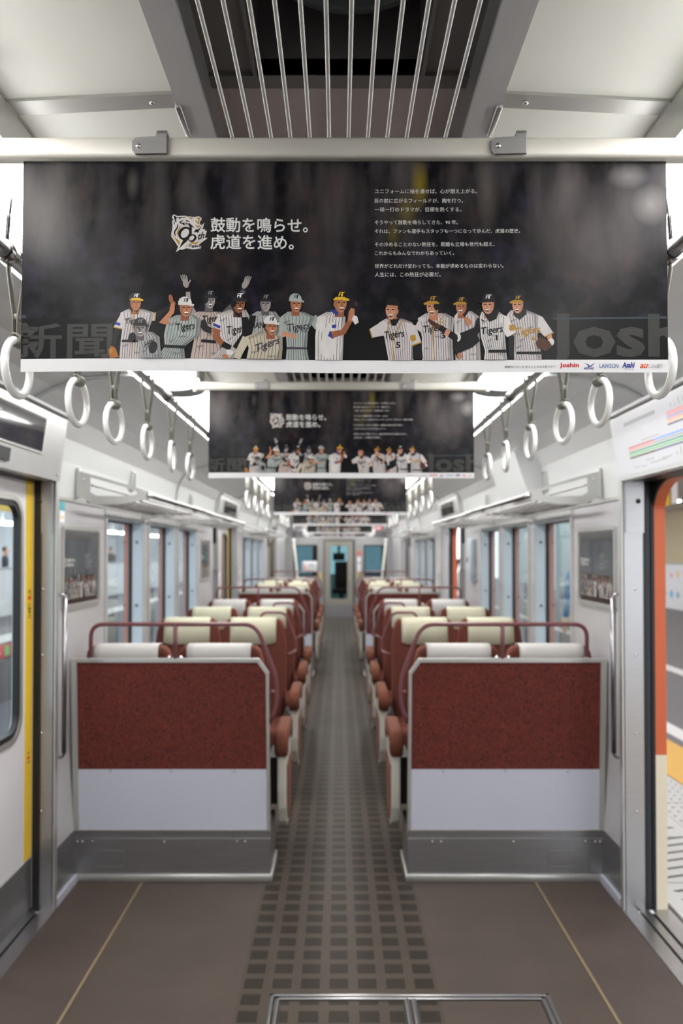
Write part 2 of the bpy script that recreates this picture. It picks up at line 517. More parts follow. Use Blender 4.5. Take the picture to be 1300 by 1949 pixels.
# ceiling flanks
CE = [(0.80, 2.24), (0.80, 2.32), (0.585, 2.32), (0.287, 2.335)]
mb = MB()
for s in (-1, 1):
    for (xa, za), (xb, zb) in zip(CE[:-1], CE[1:]):
        mb.quad((s * xa, BACK, za), (s * xa, END, za), (s * xb, END, zb), (s * xb, BACK, zb))
    mb.quad((s * 0.80, BACK, 2.205), (s * 0.80, END, 2.205), (s * 0.80, END, 2.24), (s * 0.80, BACK, 2.24))
mb.quad((-1.36, BACK, 2.62), (1.36, BACK, 2.62), (1.36, END, 2.62), (-1.36, END, 2.62))
for s in (-1, 1):
    mb.quad((s * 1.36, BACK, 2.30), (s * 1.36, END, 2.30), (s * 1.36, END, 2.62), (s * 1.36, BACK, 2.62))
struct(mb.build('ceiling', 'ceil', fix=False))
# cross joint strips on the ceiling
n = 5
for y in (1.415, 4.46, 7.5, 10.5, 13.5, 16.5):
    mb = MB()
    for s in (-1, 1):
        mb.prism([(s * 0.29, 2.329), (s * 0.585, 2.314), (s * 0.60, 2.30), (s * 0.60, 2.306), (s * 0.587, 2.322), (s * 0.29, 2.337)], 'y', y - 0.022, y + 0.022, 0)
        mb.lathe([(0.006, 0), (0.005, -0.004), (0.001, -0.005)], (s * 0.335, y, 2.327), 10, 1)
    struct(mb.build('trim_%d' % n, ['alu', 'screw'])); n += 1

# central air grille: frame, bars, duct recess
g = thing('air_grille', 'long grey ceiling air grille with thin steel bars down the middle of the car', 'grille', (0, 0, 2.33))
mb = MB()
for s in (-1, 1):
    x0, x1 = sorted((s * 0.240, s * 0.292))
    mb.box(x0, x1, BACK, END, -0.006, 0.012, 0)
    xx0, xx1 = sorted((s * 0.241, s * 0.247))
    mb.box(xx0, xx1, BACK, END, 0.012, 0.09, 0)
mb.build('frame', 'grille', g)
for i in range(12):
    x = -0.209 + 0.0380 * i
    mb = MB(); mb.tube([(x, BACK, 0.004), (x, END, 0.004)], 0.0040, 8, 0)
    mb.build('bar', 'alu', g)
mb = MB()
FANS = [1.22, 3.78, 6.34, 8.9, 11.46, 14.02, 16.58]
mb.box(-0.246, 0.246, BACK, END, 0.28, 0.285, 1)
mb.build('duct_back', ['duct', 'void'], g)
mb = MB()
y = BACK
for f in FANS:
    a, b = f - 0.62, f + 0.235
    mb.box(-0.246, 0.246, y, a, 0.075, 0.085, 0)
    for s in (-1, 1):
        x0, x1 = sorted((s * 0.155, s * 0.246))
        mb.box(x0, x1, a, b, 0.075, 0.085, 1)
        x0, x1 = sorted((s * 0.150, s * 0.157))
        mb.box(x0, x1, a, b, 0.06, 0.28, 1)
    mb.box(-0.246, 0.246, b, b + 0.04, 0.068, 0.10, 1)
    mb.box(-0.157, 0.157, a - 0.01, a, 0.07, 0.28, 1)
    mb.box(-0.157, 0.157, b, b + 0.01, 0.07, 0.28, 1)
    # slots beyond the plain panel
    mb.box(-0.246, 0.246, b + 0.04, b + 0.30, 0.075, 0.085, 0)
    for q in range(4):
        mb.box(-0.17 + 0.09 * q, -0.10 + 0.09 * q, b + 0.27, b + 0.34, 0.073, 0.0755, 2)
    y = b + 0.30
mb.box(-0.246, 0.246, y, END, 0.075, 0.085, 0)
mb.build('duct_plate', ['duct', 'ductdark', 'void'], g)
for k, f in enumerate(FANS[:3]):
    t = thing('ceiling_fan', '%s dark round fan behind the ceiling grille bars, counted from the near end' % ORD[k], 'fan', (0.02, f - 0.03, 2.46), 'fans behind the grille')
    mb = MB(); mb.lathe([(0.135, 0.0), (0.145, -0.03), (0.115, -0.035), (0.105, 0.0), (0.11, 0.05)], (0, 0, 0), 36)
    mb.build('fan_ring', 'fan', t)
    mb = MB(); mb.lathe([(0.002, -0.035), (0.03, -0.03), (0.035, 0.02)], (0, 0, 0), 20)
    mb.build('hub', 'fan', t)
    for j in range(5):
        a = 2 * pi * j / 5
        mb = MB()
        P = []
        for u, wd, tw in ((0.03, 0.02, 0.02), (0.07, 0.035, 0.012), (0.102, 0.045, 0.006)):
            for sgn in (-1, 1):
                P.append((u * cos(a) - sgn * wd * sin(a), u * sin(a) + sgn * wd * cos(a), sgn * tw))
        mb.add(P, [(0, 1, 3, 2), (2, 3, 5, 4)], 0, True)
        b_ = mb.build('blade', 'fan', t)
        so = b_.modifiers.new('thick', 'SOLIDIFY'); so.thickness = 0.003
# steel clips where the cover hinges
for s in (-1, 1):
    mb = MB(); mb.box(*sorted((s * 0.284, s * 0.296)), 1.42, 1.52, 2.318, 2.336, 0, 0.003)
    tag(mb.build('hinge_clip', 'steel'), 'small steel hinge clip on the %s edge of the ceiling grille' % SIDE[s], 'clip', 'grille hinge clips')

# lamps
LW0, LW1 = 0.588, 0.797
segs = []
y = 3.35
while y > BACK: segs.append((max(BACK, y - 2.65), y)); y -= 2.78
segs.reverse()
y = 3.48
while y < END - 0.3: segs.append((y, min(END - 0.15, y + 2.65))); y += 2.78
for s in (-1, 1):
    vis = 0
    for a, b in segs:
        if b < 0: lab = 'bright fluorescent ceiling lamp on the %s side behind the camera end' % SIDE[s]
        else:
            lab = '%s long bright fluorescent ceiling lamp along the %s side, counted from the near end' % (ORD[vis], SIDE[s]); vis += 1
        t = thing('ceiling_lamp', lab, 'lamp', (s * (LW0 + LW1) / 2, a, 2.20), 'fluorescent ceiling lamps')
        hw = (LW1 - LW0) / 2
        mb = MB(); mb.prism([(-hw, 0.042), (hw, 0.042), (hw, 0.115), (-hw, 0.115)], 'y', 0, b - a)
        mb.build('housing', 'alu', t)
        # curved diffuser
        out = [(-hw, 0.042), (-hw, 0.03)] + [(-hw * cos(pi * i / 10), 0.03 - 0.03 * sin(pi * i / 10)) for i in range(1, 10)] + [(hw, 0.03), (hw, 0.042)]
        mb = MB(); mb.prism(out, 'y', 0.012, b - a - 0.012, 0, True)
        mb.build('diffuser', 'lamp', t)
        for e in (0, b - a - 0.012):
            mb = MB(); mb.prism([(p[0] * 1.01, p[1] - 0.003) for p in out], 'y', e, e + 0.012)
            mb.build('end_cap', 'lamp_end', t)

# windows ---------------------------------------------------------
for s in (-1, 1):
    for k, (a, b) in enumerate(WINS):
        mb = MB()
        X = lambda *v: sorted(s * q for q in v)
        # pale reveal on all four sides, then gasket, glass
        def liner(x0, x1, t, mi):
            xa, xb = X(x0, x1)
            mb.box(xa, xb, a, a + t, WZ0, WZ1, mi); mb.box(xa, xb, b - t, b, WZ0, WZ1, mi)
            mb.box(xa, xb, a + t, b - t, WZ0, WZ0 + t, mi); mb.box(xa, xb, a + t, b - t, WZ1 - t, WZ1, mi)
        liner(1.246, 1.310, 0.012, 0)
        liner(1.310, 1.332, 0.02, 1)
        liner(1.332, 1.362, 0.014, 2)
        # face frame
        xa, xb = X(1.238, 1.252)
        mb.box(xa, xb, a - 0.03, b + 0.03, WZ1, WZ1 + 0.035, 3); mb.box(xa, xb, a - 0.03, b + 0.03, WZ0 - 0.03, WZ0, 3)
        mb.box(xa, xb, a - 0.03, a, WZ0, WZ1, 3); mb.box(xa, xb, b, b + 0.03, WZ0, WZ1, 3)
        wo = struct(mb.build('window_%d' % (k + 1 + (0 if s < 0 else 6)), ['ltblue', 'dark', 'orange', 'mull']))
        mb = MB(); xa, xb = X(1.318, 1.323); mb.box(xa, xb, a + 0.015, b - 0.015, WZ0 + 0.015, WZ1 - 0.015)
        mb.build('pane', 'glass', wo)
        for zz in (1.58, 1.18):
            mb = MB(); mb.lathe([(0.008, 0), (0.008, -0.006), (0.003, -0.014)], (s * 1.28, b - 0.012, zz), 10, 0, 'y')
            mb.build('latch_knob', 'gasket', wo)

# doors -----------------------------------------------------------
dn = 1
for s in (-1, 1):
    for k, (a, b) in enumerate(DOORS):
        X = lambda *v: sorted(s * q for q in v)
        mb = MB()
        for y0, y1, f in ((b - 0.004, b + 0.03, 1), (a - 0.03, a + 0.004, -1)):
            yf = (y0, y1)
            mb.box(*X(1.212, 1.296), *yf, 0.0, DZ, 0)
            mb.box(*X(1.296, 1.312), *yf, 0.0, DZ, 1)
            yy = (y0 + 0.01, y1) if f > 0 else (y0, y1 - 0.01)
            mb.box(*X(1.312, 1.332), *yy, 0.0, DZ, 2)
            mb.box(*X(1.332, 1.345), *yf, 0.0, DZ, 1)
            mb.box(*X(1.345, 1.392), *yf, 0.657, DZ, 3)
            mb.box(*X(1.345, 1.392), *yf, -0.03, 0.657, 4)
            # wall-side edging
            xa, xb = X(1.205, 1.216)
            mb.box(xa, xb, min(yf) + (0.0 if f > 0 else 0.0), max(yf), 0.0, DZ, 5)
            if s < 0 and f > 0: mb.box(*X(1.268, 1.297), y0 - 0.008, y1, 0.0, DZ, 1)
            # buffer plate at the top of the pocket
            yy = (y0 - 0.006, y1) if f > 0 else (y0, y1 + 0.006)
            mb.box(*X(1.222, 1.300), *yy, 1.60, DZ, 0)
        # orange rounded corner pieces under the header
        for yb, f in ((b, -1), (a, 1)):
            P = [(yb, DZ), (yb, DZ - 0.14)]
            for i in range(7):
                t = pi / 2 * i / 6
                P.append((yb + f * 0.20 * (1 - cos(t)), DZ - 0.14 + 0.14 * sin(t)))
            mb.prism(P, 'x', *X(1.345, 1.392), 3)
            mb.prism(P, 'x', *X(1.338, 1.3449), 1)
        mb.box(*X(1.345, 1.392), a, b, DZ - 0.004, DZ + 0.012, 3)
        mb.box(*X(1.25, 1.345), a, b, DZ - 0.002, DZ + 0.05, 1)
        # sill with two guide grooves
        mb.box(*X(1.200, 1.262), a, b, -0.03, 0.006, 0); mb.box(*X(1.275, 1.310), a, b, -0.03, 0.006, 0); mb.box(*X(1.325, 1.40), a, b, -0.03, 0.006, 0)
        mb.box(*X(1.20, 1.40), a, b, -0.05, -0.012, 1)
        mb.box(*X(1.225, 1.245), b - 0.62, b - 0.585, 0.0055, 0.0068, 1)
        d = struct(mb.build('door_%d' % dn, ['steel', 'dark', 'gasket', 'orange', 'cream', 'alu'])); dn += 1
        for zz in (0.42, 0.75, 1.08, 1.36):
            mb = MB(); mb.lathe([(0.006, -0.0045), (0.005, -0.008), (0.001, -0.0095)], (s * 1.262, b, zz), 10, 0, 'y')
            mb.build('screw', 'screw', d)
        mb = MB(); mb.lathe([(0.011, -0.010), (0.009, -0.016), (0.001, -0.017)], (s * 1.275, b, 1.735), 14, 0, 'y')
        mb.build('buffer', 'dark', d)
        if s < 0:
            mid = (a + b) / 2
            for y0, y1, far in ((a, mid, 0), (mid, b, 1)):
                outer = [(y0 + 0.004, 0.02), (y1 - 0.004, 0.02), (y1 - 0.004, DZ - 0.005), (y0 + 0.004, DZ - 0.005)]
                wa, wb = y0 + 0.11, y1 - 0.155
                if not far: wa, wb = y0 + 0.155, y1 - 0.11
                win = rrect(wa, wb, 0.775, 1.725, 0.085, 6)
                bm = bmesh.new()
                # leaf plate with a hole: build as ring of quads between the hole and a matching rectangle outline
                cyc = []
                cy, cz = (wa + wb) / 2, 1.25
                for (py, pz) in win:
                    dy, dz = py - cy, pz - cz
                    t = 1e9
                    if dy > 1e-6: t = min(t, (outer[1][0] - cy) / dy)
                    if dy < -1e-6: t = min(t, (outer[0][0] - cy) / dy)
                    if dz > 1e-6: t = min(t, (outer[2][1] - cz) / dz)
                    if dz < -1e-6: t = min(t, (outer[0][1] - cz) / dz)
                    cyc.append((cy + dy * t, cz + dz * t))
                # snap the nearest ring point to each rectangle corner
                for c in outer:
                    i = min(range(len(cyc)), key=lambda q: (cyc[q][0] - c[0]) ** 2 + (cyc[q][1] - c[1]) ** 2)
                    cyc[i] = c
                bm.free()
                mb = MB(); mb.ring2d(cyc, win, 'x', s * 1.298, s * 1.330, 0)
                leaf = mb.build('door_leaf', 'leaf', d)
                grow = lambda g_: rrect(wa - g_, wb + g_, 0.775 - g_, 1.725 + g_, 0.085 + g_, 6)
                mb = MB(); mb.ring2d(grow(0.022), grow(0.0), 'x', s * 1.292, s * 1.300, 0)
                mb.build('window_frame', 'alu', leaf)
                mb = MB(); mb.ring2d(grow(0.003), grow(-0.022), 'x', s * 1.296, s * 1.318, 0)
                mb.build('window_gasket', 'dark', leaf)
                mb = MB(); mb.prism(grow(-0.015), 'x', s * 1.310, s * 1.316, 0)
                mb.build('window_glass', 'dglass', leaf)
                mb = MB()
                ye = (y1 - 0.098, y1 - 0.022) if far else (y0 + 0.022, y0 + 0.098)
                mb.box(*X(1.2960, 1.2985), *ye, 0.24, DZ - 0.005, 0)
                if k == 0 and far:
                    for zz, hh, ww, m_ in ((1.355, 0.008, 0.02, 1), (1.345, 0.003, 0.03, 1), (1.327, 0.016, 0.028, 2), (1.300, 0.003, 0.03, 1), (1.292, 0.003, 0.03, 1), (1.281, 0.008, 0.03, 1), (1.268, 0.008, 0.024, 1), (1.255, 0.003, 0.03, 1), (1.245, 0.003, 0.03, 1), (0.66, 0.012, 0.026, 2), (0.642, 0.004, 0.03, 1), (0.68, 0.004, 0.02, 1)):
                        mb.box(*X(1.2952, 1.2962), sum(ye) / 2 - ww / 2, sum(ye) / 2 + ww / 2, zz - hh / 2, zz + hh / 2, m_)
                mb.build('edge_strip', ['yellow', 'ink', 'red'], leaf)
                mb = MB(); mb.box(*X(1.2945, 1.2985), y0 + 0.004, y1 - 0.024, 0.02, 0.235, 0)
                mb.build('kick_plate', 'steel_dull', leaf)

# end wall --------------------------------------------------------
mb = MB()
def endcell(x0, x1, z0, z1, mi=0): mb.box(x0, x1, END, END + 0.06, z0, z1, mi)
endcell(-1.36, -1.06, -0.05, 2.62); endcell(1.10, 1.36, -0.05, 2.62)
endcell(-1.06, -0.50, -0.05, 0.95); endcell(-1.06, -0.50, 1.68, 2.62)
endcell(0.58, 1.10, -0.05, 0.95); endcell(0.58, 1.10, 1.68, 2.62)
endcell(-0.50, -0.35, -0.05, 2.62); endcell(0.37, 0.58, -0.05, 2.62)
endcell(-0.35, 0.37, 1.79, 2.62)
struct(mb.build('wall_end', 'endwall'))
mb = MB(); mb.box(-1.36, 1.36, BACK - 0.06, BACK, -0.05, 2.62, 0)
struct(mb.build('wall_back', 'wall'))
for k, (x0, x1) in enumerate(((-1.06, -0.50), (0.58, 1.10))):
    mb = MB(); mb.ring2d([(x0, 0.95), (x1, 0.95), (x1, 1.68), (x0, 1.68)], [(x0 + .03, 0.98), (x1 - .03, 0.98), (x1 - .03, 1.65), (x0 + .03, 1.65)], 'y', END - 0.008, END + 0.03)
    wo = struct(mb.build('window_%d' % (13 + k), 'dark'))
    mb = MB(); mb.box(x0 + .02, x1 - .02, END + 0.02, END + 0.026, 0.97, 1.66)
    mb.build('pane', 'cabglass', wo)
# cab door leaf with tall window
mb = MB()
out = [(-0.33, 0.0), (0.33, 0.0), (0.33, 1.77), (-0.33, 1.77)]
cx, cz = -0.02, 1.02
win = rrect(-0.20, 0.20, 0.42, 1.66, 0.05, 5)
cyc = []
for px, pz in win:
    dx, dz = px, pz - 1.04; t = 1e9
    if abs(dx) > 1e-6: t = min(t, 0.33 / abs(dx))
    if dz > 1e-6: t = min(t, (1.77 - 1.04) / dz)
    if dz < -1e-6: t = min(t, -1.04 / dz)
    cyc.append((dx * t, 1.04 + dz * t))
for c in out:
    i = min(range(len(cyc)), key=lambda q: (cyc[q][0] - c[0]) ** 2 + (cyc[q][1] - c[1]) ** 2); cyc[i] = c
mb.ring2d(cyc, win, 'y', END - 0.02, END + 0.015)
de = struct(mb.build('door_7', 'endleaf'))
mb = MB(); mb.prism(rrect(-0.205, 0.205, 0.415, 1.665, 0.05, 5), 'y', END - 0.004, END + 0.002); mb.build('door_glass', 'cabdoorglass', de)
mb = MB(); mb.tube(fillet([(0.27, END - 0.02, 0.95), (0.27, END - 0.06, 0.95), (0.27, END - 0.06, 0.78), (0.27, END - 0.02, 0.78)], 0.02, 4), 0.008, 8); mb.build('door_handle', 'chrome', de)
mb = MB(); mb.box(-0.33, 0.33, END - 0.024, END - 0.02, 0.0, 0.30); mb.build('kick_plate', 'steel_dull', de)
mb = MB(); mb.box(0.33, 0.37, END - 0.01, END + 0.05, 0, 1.79); mb.box(-0.35, -0.33, END - 0.01, END + 0.05, 0, 1.79); mb.box(-0.35, 0.37, END - 0.01, END + 0.05, 1.77, 1.79)
mb.build('door_gap', 'dark', de)
# cab behind the end wall
mb = MB()
tealm = mat('cab_wall_teal_grey', rgb(190, 204, 204), 0.6, 0, 0.1, 3)
mb.quad((-1.36, END + 1.8, -0.05), (1.36, END + 1.8, -0.05), (1.36, END + 1.8, 0.95), (-1.36, END + 1.8, 0.95))
mb.quad((-1.36, END + 0.06, -0.02), (1.36, END + 0.06, -0.02), (1.36, END + 1.8, -0.02), (-1.36, END + 1.8, -0.02))
for s in (-1, 1): mb.quad((s * 1.36, END + 0.06, -0.02), (s * 1.36, END + 1.8, -0.02), (s * 1.36, END + 1.8, 2.6), (s * 1.36, END + 0.06, 2.6))
mb.quad((-1.36, END + 0.06, 2.3), (1.36, END + 0.06, 2.3), (1.36, END + 1.8, 2.3), (-1.36, END + 1.8, 2.3))
for x0, x1 in ((-1.36, -1.2), (-0.5, -0.4), (0.4, 0.5), (1.2, 1.36)):
    mb.box(x0, x1, END + 1.75, END + 1.8, 0.95, 2.3)
struct(mb.build('wall_cab', tealm, fix=False))
# ------------------------------------------------------------------ seat partitions
def partition(s, label):
    """vestibule-side face towards -Y; wall on side s"""
    cx = s * 0.78
    t = thing('seat_partition', label, 'partition', (cx, 0, 0), 'seat partitions')
    L = lambda X: -s * X - cx if False else (s * abs(X) - cx)
    def out(P): return [(L(x), z) for x, z in P]
    mb = MB()
    o = out([(1.242, 1.024), (0.372, 1.024), (0.325, 0.958), (0.317, 0.232), (1.224, 0.232)])
    i = out([(1.214, 1.007), (0.378, 1.007), (0.338, 0.952), (0.331, 0.238), (1.200, 0.238)])
    mb.ring2d(o, i, 'y', -0.004, 0.030)
    mb.build('frame', 'alu', t)
    mb = MB(); mb.prism(out([(1.214, 1.007), (0.378, 1.007), (0.338, 0.952), (0.334, 0.514), (1.207, 0.514)]), 'y', 0.002, 0.026, 0, False)
    mb.build('upper_panel', 'moq', t)
    mb = MB(); mb.prism(out([(1.207, 0.514), (0.334, 0.514), (0.331, 0.238), (1.200, 0.238)]), 'y', 0.0, 0.026)
    lp = mb.build('lower_panel', 'lwhite', t)
    for x in (1.056, 0.773, 0.483):
        mb = MB(); mb.lathe([(0.006, 0), (0.005, -0.006), (0.001, -0.007)], (L(x), 0.0, 0.508), 10, 0, 'y'); mb.build('screw', 'screw', lp)
    mb = MB()
    x0, x1 = sorted((L(1.222), L(0.318)))
    mb.box(x0, x1, 0.004, 0.30, 0.196, 0.233, 0)
    mb.box(x0, x1, -0.002, 0.30, 0.034, 0.196, 0)
    for xa in (1.160, 0.505):
        a, b = sorted((L(xa), L(xa - 0.006))); mb.box(a, b, -0.004, 0.0, 0.036, 0.18, 0)
    h0, h1 = sorted((L(1.118), L(0.988))) if s < 0 else sorted((L(1.09), L(0.965)))
    mb.ring2d(rrect(h0, h1, 0.066, 0.142, 0.012, 3), rrect(h0 + 0.003, h1 - 0.003, 0.069, 0.139, 0.010, 3), 'y', -0.0045, 0.0, 0)
    kb = mb.build('kick_base', 'steel_dull', t)
    for x in (1.205, 1.182, 1.137, 0.805, 0.471, 0.432):
        mb = MB(); mb.lathe([(0.005, 0), (0.004, -0.005), (0.001, -0.006)], (L(x), -0.002, 0.184), 10, 0, 'y'); mb.build('screw', 'screw', kb)
    mb = MB()
    mb.box(x0, x1, -0.014, -0.002, 0.0, 0.036, 0, 0.003, 1)
    a, b = sorted((L(0.318), L(0.306))); mb.box(a, b, -0.014, 0.30, 0.0, 0.036, 0, 0.003, 1)
    mb.build('base_strip', 'alu', t)
    R = 0.0100
    y = 0.014
    pts = [(L(1.154), y, 1.02), (L(1.154), y, 1.182), (L(0.386), y, 1.182), (L(0.288), y, 0.93), (L(0.288), y, 0.80), (L(0.322), y, 0.725)]
    mb = MB(); mb.tube(fillet(pts, 0.062, 7), R, 12)
    gr = mb.build('grab_rail', 'rail', t)
    mb = MB(); mb.tube([(L(0.761), y, 1.02), (L(0.761), y, 1.18)], R, 12); mb.build('rail_post', 'rail', gr)
    mb = MB(); mb.tube([(L(0.318), y, 0.868), (L(0.288), y, 0.868)], R * 0.8, 10); mb.build('rail_stub', 'rail', gr)
    for x in (1.154, 0.79, 0.735):
        mb = MB(); mb.lathe([(0.011, 1.022), (0.009, 1.032), (0.002, 1.036)], (L(x), y, 0), 12); mb.build('cap_nut', 'chrome', t)
    return t

pn = {1: 'nearest to the camera, its brown face towards us', 2: 'at the far end of the first seat block', 3: 'facing us beyond the middle doors', 4: 'at the far end of the second seat block'}
protoP = {}
for s in (-1, 1):
    protoP[s] = partition(s, '%s brown and white seat partition, %s' % (SIDE[s], pn[1]))
    protoP[s].location.y = P1
for s in (-1, 1):
    dup(protoP[s], (s * 0.78, P3, 0), 0, '%s brown and white seat partition, %s' % (SIDE[s], pn[3]))
    dup(protoP[s], (-s * 0.78, P2, 0), pi, '%s seat partition with maroon rail %s' % (SIDE[-s], pn[2]))
    dup(protoP[s], (-s * 0.78, P4, 0), pi, '%s seat partition with maroon rail %s' % (SIDE[-s], pn[4]))

# ------------------------------------------------------------------ double seats
def double_seat(a, cover, hoop, label):
    """two-person seat facing +Y, aisle on side a of its own centre"""
    t = thing('double_seat', label, 'seat', group='two-person seats in rows')
    def lean(p):
        return (p.x, p.y - 0.10 * max(0, p.z - 0.42) / 0.65, p.z)
    for q in (-1, 1):
        xc = q * 0.22
        half = [(0.212, 0.36), (0.217, 0.60), (0.216, 0.90), (0.206, 0.99), (0.192, 1.045), (0.172, 1.066)]
        outl = [(xc + x, z) for x, z in half] + [(xc - x, z) for x, z in reversed(half)]
        mb = MB(); mb.prism(outl, 'y', 0.075, 0.19, 0, True, 0.03, 3, lean)
        br = mb.build('backrest', 'seat', t)
        ol = [(xc - 0.153, 0.915), (xc - 0.143, 0.905), (xc + 0.143, 0.905), (xc + 0.153, 0.915), (xc + 0.153, 1.074), (xc - 0.153, 1.074)]
        # cover: loop over the top, front and back
        mb = MB()
        path = [(0.070, 0.905), (0.068, 1.03), (0.076, 1.058), (0.095, 1.073), (0.132, 1.076), (0.170, 1.073), (0.189, 1.058), (0.197, 1.03), (0.196, 0.905)]
        V = []
        nx = 8
        for (y, z) in path:
            for k in range(nx + 1):
                u = k / nx
                x = xc - 0.152 + 0.304 * u
                zz = z + (0.012 * (abs(2 * u - 1) ** 8) if z < 0.92 else 0)
                V.append(lean(Vector((x, y, zz))))
        F = [(i * (nx + 1) + k, i * (nx + 1) + k + 1, (i + 1) * (nx + 1) + k + 1, (i + 1) * (nx + 1) + k) for i in range(len(path) - 1) for k in range(nx)]
        mb.add(V, F, 0, True)
        co = mb.build('headrest_cover', cover, t)
        so = co.modifiers.new('thick', 'SOLIDIFY'); so.thickness = 0.003; so.offset = 1
        mb = MB(); mb.box(xc - 0.213, xc + 0.213, 0.15, 0.58, 0.30, 0.44, 0, 0.035, 3); mb.build('cushion', 'seat', t)
    # aisle armrest with leaf-shaped side shell
    side_out = [(0.05, 0.56), (0.05, 0.36), (0.062, 0.28), (0.10, 0.205), (0.16, 0.165), (0.24, 0.155), (0.33, 0.165), (0.39, 0.205), (0.43, 0.28), (0.445, 0.36), (0.445, 0.56)]
    x0, x1 = sorted((a * 0.492, a * 0.536))
    mb = MB(); mb.prism(side_out, 'x', x0, x1, 0, False, 0.008, 2)
    sh = mb.build('side_shell', 'side', t)
    cy, cz = 0.2475, 0.34
    ins = [(cy + (y - cy) * 0.80, cz + (z - cz) * (0.84 if z < cz else 0.62)) for y, z in side_out]
    xa, xb = sorted((a * 0.534, a * 0.540))
    mb = MB(); mb.prism(ins, 'x', xa, xb, 0); mb.build('inset', 'inset', sh)
    pad = [(0.03, 0.535), (0.09, 0.535), (0.105, 0.58), (0.39, 0.58), (0.405, 0.535), (0.465, 0.535), (0.478, 0.60), (0.45, 0.645), (0.40, 0.655), (0.09, 0.655), (0.045, 0.645), (0.018, 0.60)]
    x0, x1 = sorted((a * 0.480, a * 0.545))
    mb = MB(); mb.prism(pad, 'x', x0, x1, 0, True, 0.016, 3)
    mb.build('arm_pad', 'arm', sh)
    mb = MB(); mb.prism([(0.12, 0.58), (0.42, 0.58), (0.45, 0.60), (0.42, 0.64), (0.12, 0.64)], 'x', -a * 0.432 - 0.017, -a * 0.432 + 0.017, 0, True, 0.012, 2)
    mb.build('arm_pad', 'arm', t)
    mb = MB(); mb.box(-0.40, 0.40, 0.12, 0.50, 0.24, 0.31, 0, 0.01, 1); mb.box(-0.12, 0.12, 0.2, 0.42, 0.02, 0.25, 0, 0.01, 1); mb.box(-0.30, 0.30, 0.17, 0.46, 0.0, 0.03, 0, 0.005, 1)
    mb.build('pedestal', 'base', t)
    mb = MB(); x0, x1 = sorted((a * 0.44, a * 0.495)); mb.box(x0, x1, 0.16, 0.40, 0.27, 0.50, 0); mb.build('arm_bracket', 'base', t)
    if hoop:
        y = -0.035
        pts = [(a * 0.257, y, 1.0), (a * 0.257, y, 1.105), (a * 0.425, y, 1.105), (a * 0.500, y, 0.895), (a * 0.500, y, 0.84), (a * 0.435, y + 0.08, 0.825)]
        mb = MB(); mb.tube(fillet(pts, 0.045, 6), 0.0095, 10); mb.build('grab_hoop', 'rail', t)
    return t

rowsY = [(3.81, 1), (5.41, -1), (6.43, -1), (7.43, -1)]     # origin, facing (+1 away from us)
SC = 0.79
protoS = {}
for s in (-1, 1):
    protoS[(s, 'end')] = None
def place_seat(s, facing, y, kind, label):
    """s: side of the car; facing +1 away; the seat's own aisle side a: left seat facing away -> +1"""
    a = (1 if s < 0 else -1) * facing
    key = (a, kind)
    if protoS.get(key) is None:
        r = double_seat(a, 'coverw' if kind == 'end' else 'cover', kind == 'mid', label)
        protoS[key] = r
        r.location = (s * SC, y, 0); r.rotation_euler = (0, 0, 0 if facing > 0 else pi)
        return r
    return dup(protoS[key], (s * SC, y, 0), 0 if facing > 0 else pi, label)
rn = ['', 'with cream covers, nearer hooped row', 'with cream covers, farther hooped row', 'with white covers in the last row']
for z in (0, 1):
    for s in (-1, 1):
        for i, (y, f) in enumerate(rowsY):
            if i == 0:
                lab = '%s double seat with white headrest covers just behind the %s partition' % (SIDE[s], ['nearest', 'second'][z])
            else:
                lab = '%s double seat %s of the %s block' % (SIDE[s], rn[i], ['near', 'far'][z])
            place_seat(s, f, y + 6.04 * z, 'mid' if i in (1, 2) else 'end', lab)

# ------------------------------------------------------------------ strap poles and straps
SX, SZ = 0.63, 2.088
for s in (-1, 1):
    for k, (a, b) in enumerate(((BACK + 0.1, 3.92), (5.2, 7.6), (8.4, 10.4), (13.9, 16.6))):
        t = thing('strap_pole', 'polished steel strap pole under the %s lamps, %s from the near end' % (SIDE[s], ORD[k]), 'pole', (s * SX, a, SZ), 'strap poles')
        mb = MB(); mb.tube([(0, 0, 0), (0, b - a, 0)], 0.0155, 14); mb.build('pole_tube', 'pole', t)
        hy = [1.5, 2.9, 3.85] if k == 0 else [a + 0.12, b - 0.12]
        for y in hy:
            mb = MB(); mb.lathe([(0.0195, -0.018), (0.0195, 0.018)], (0, y - a, 0), 14, 0, 'y'); col = mb.build('joint_collar', 'pole', t)
            mb = MB(); mb.tube([(0, y - a, 0.015), (-s * 0.01, y - a, 0.145)], 0.004, 8); mb.build('hanger_rod', 'pole', t)

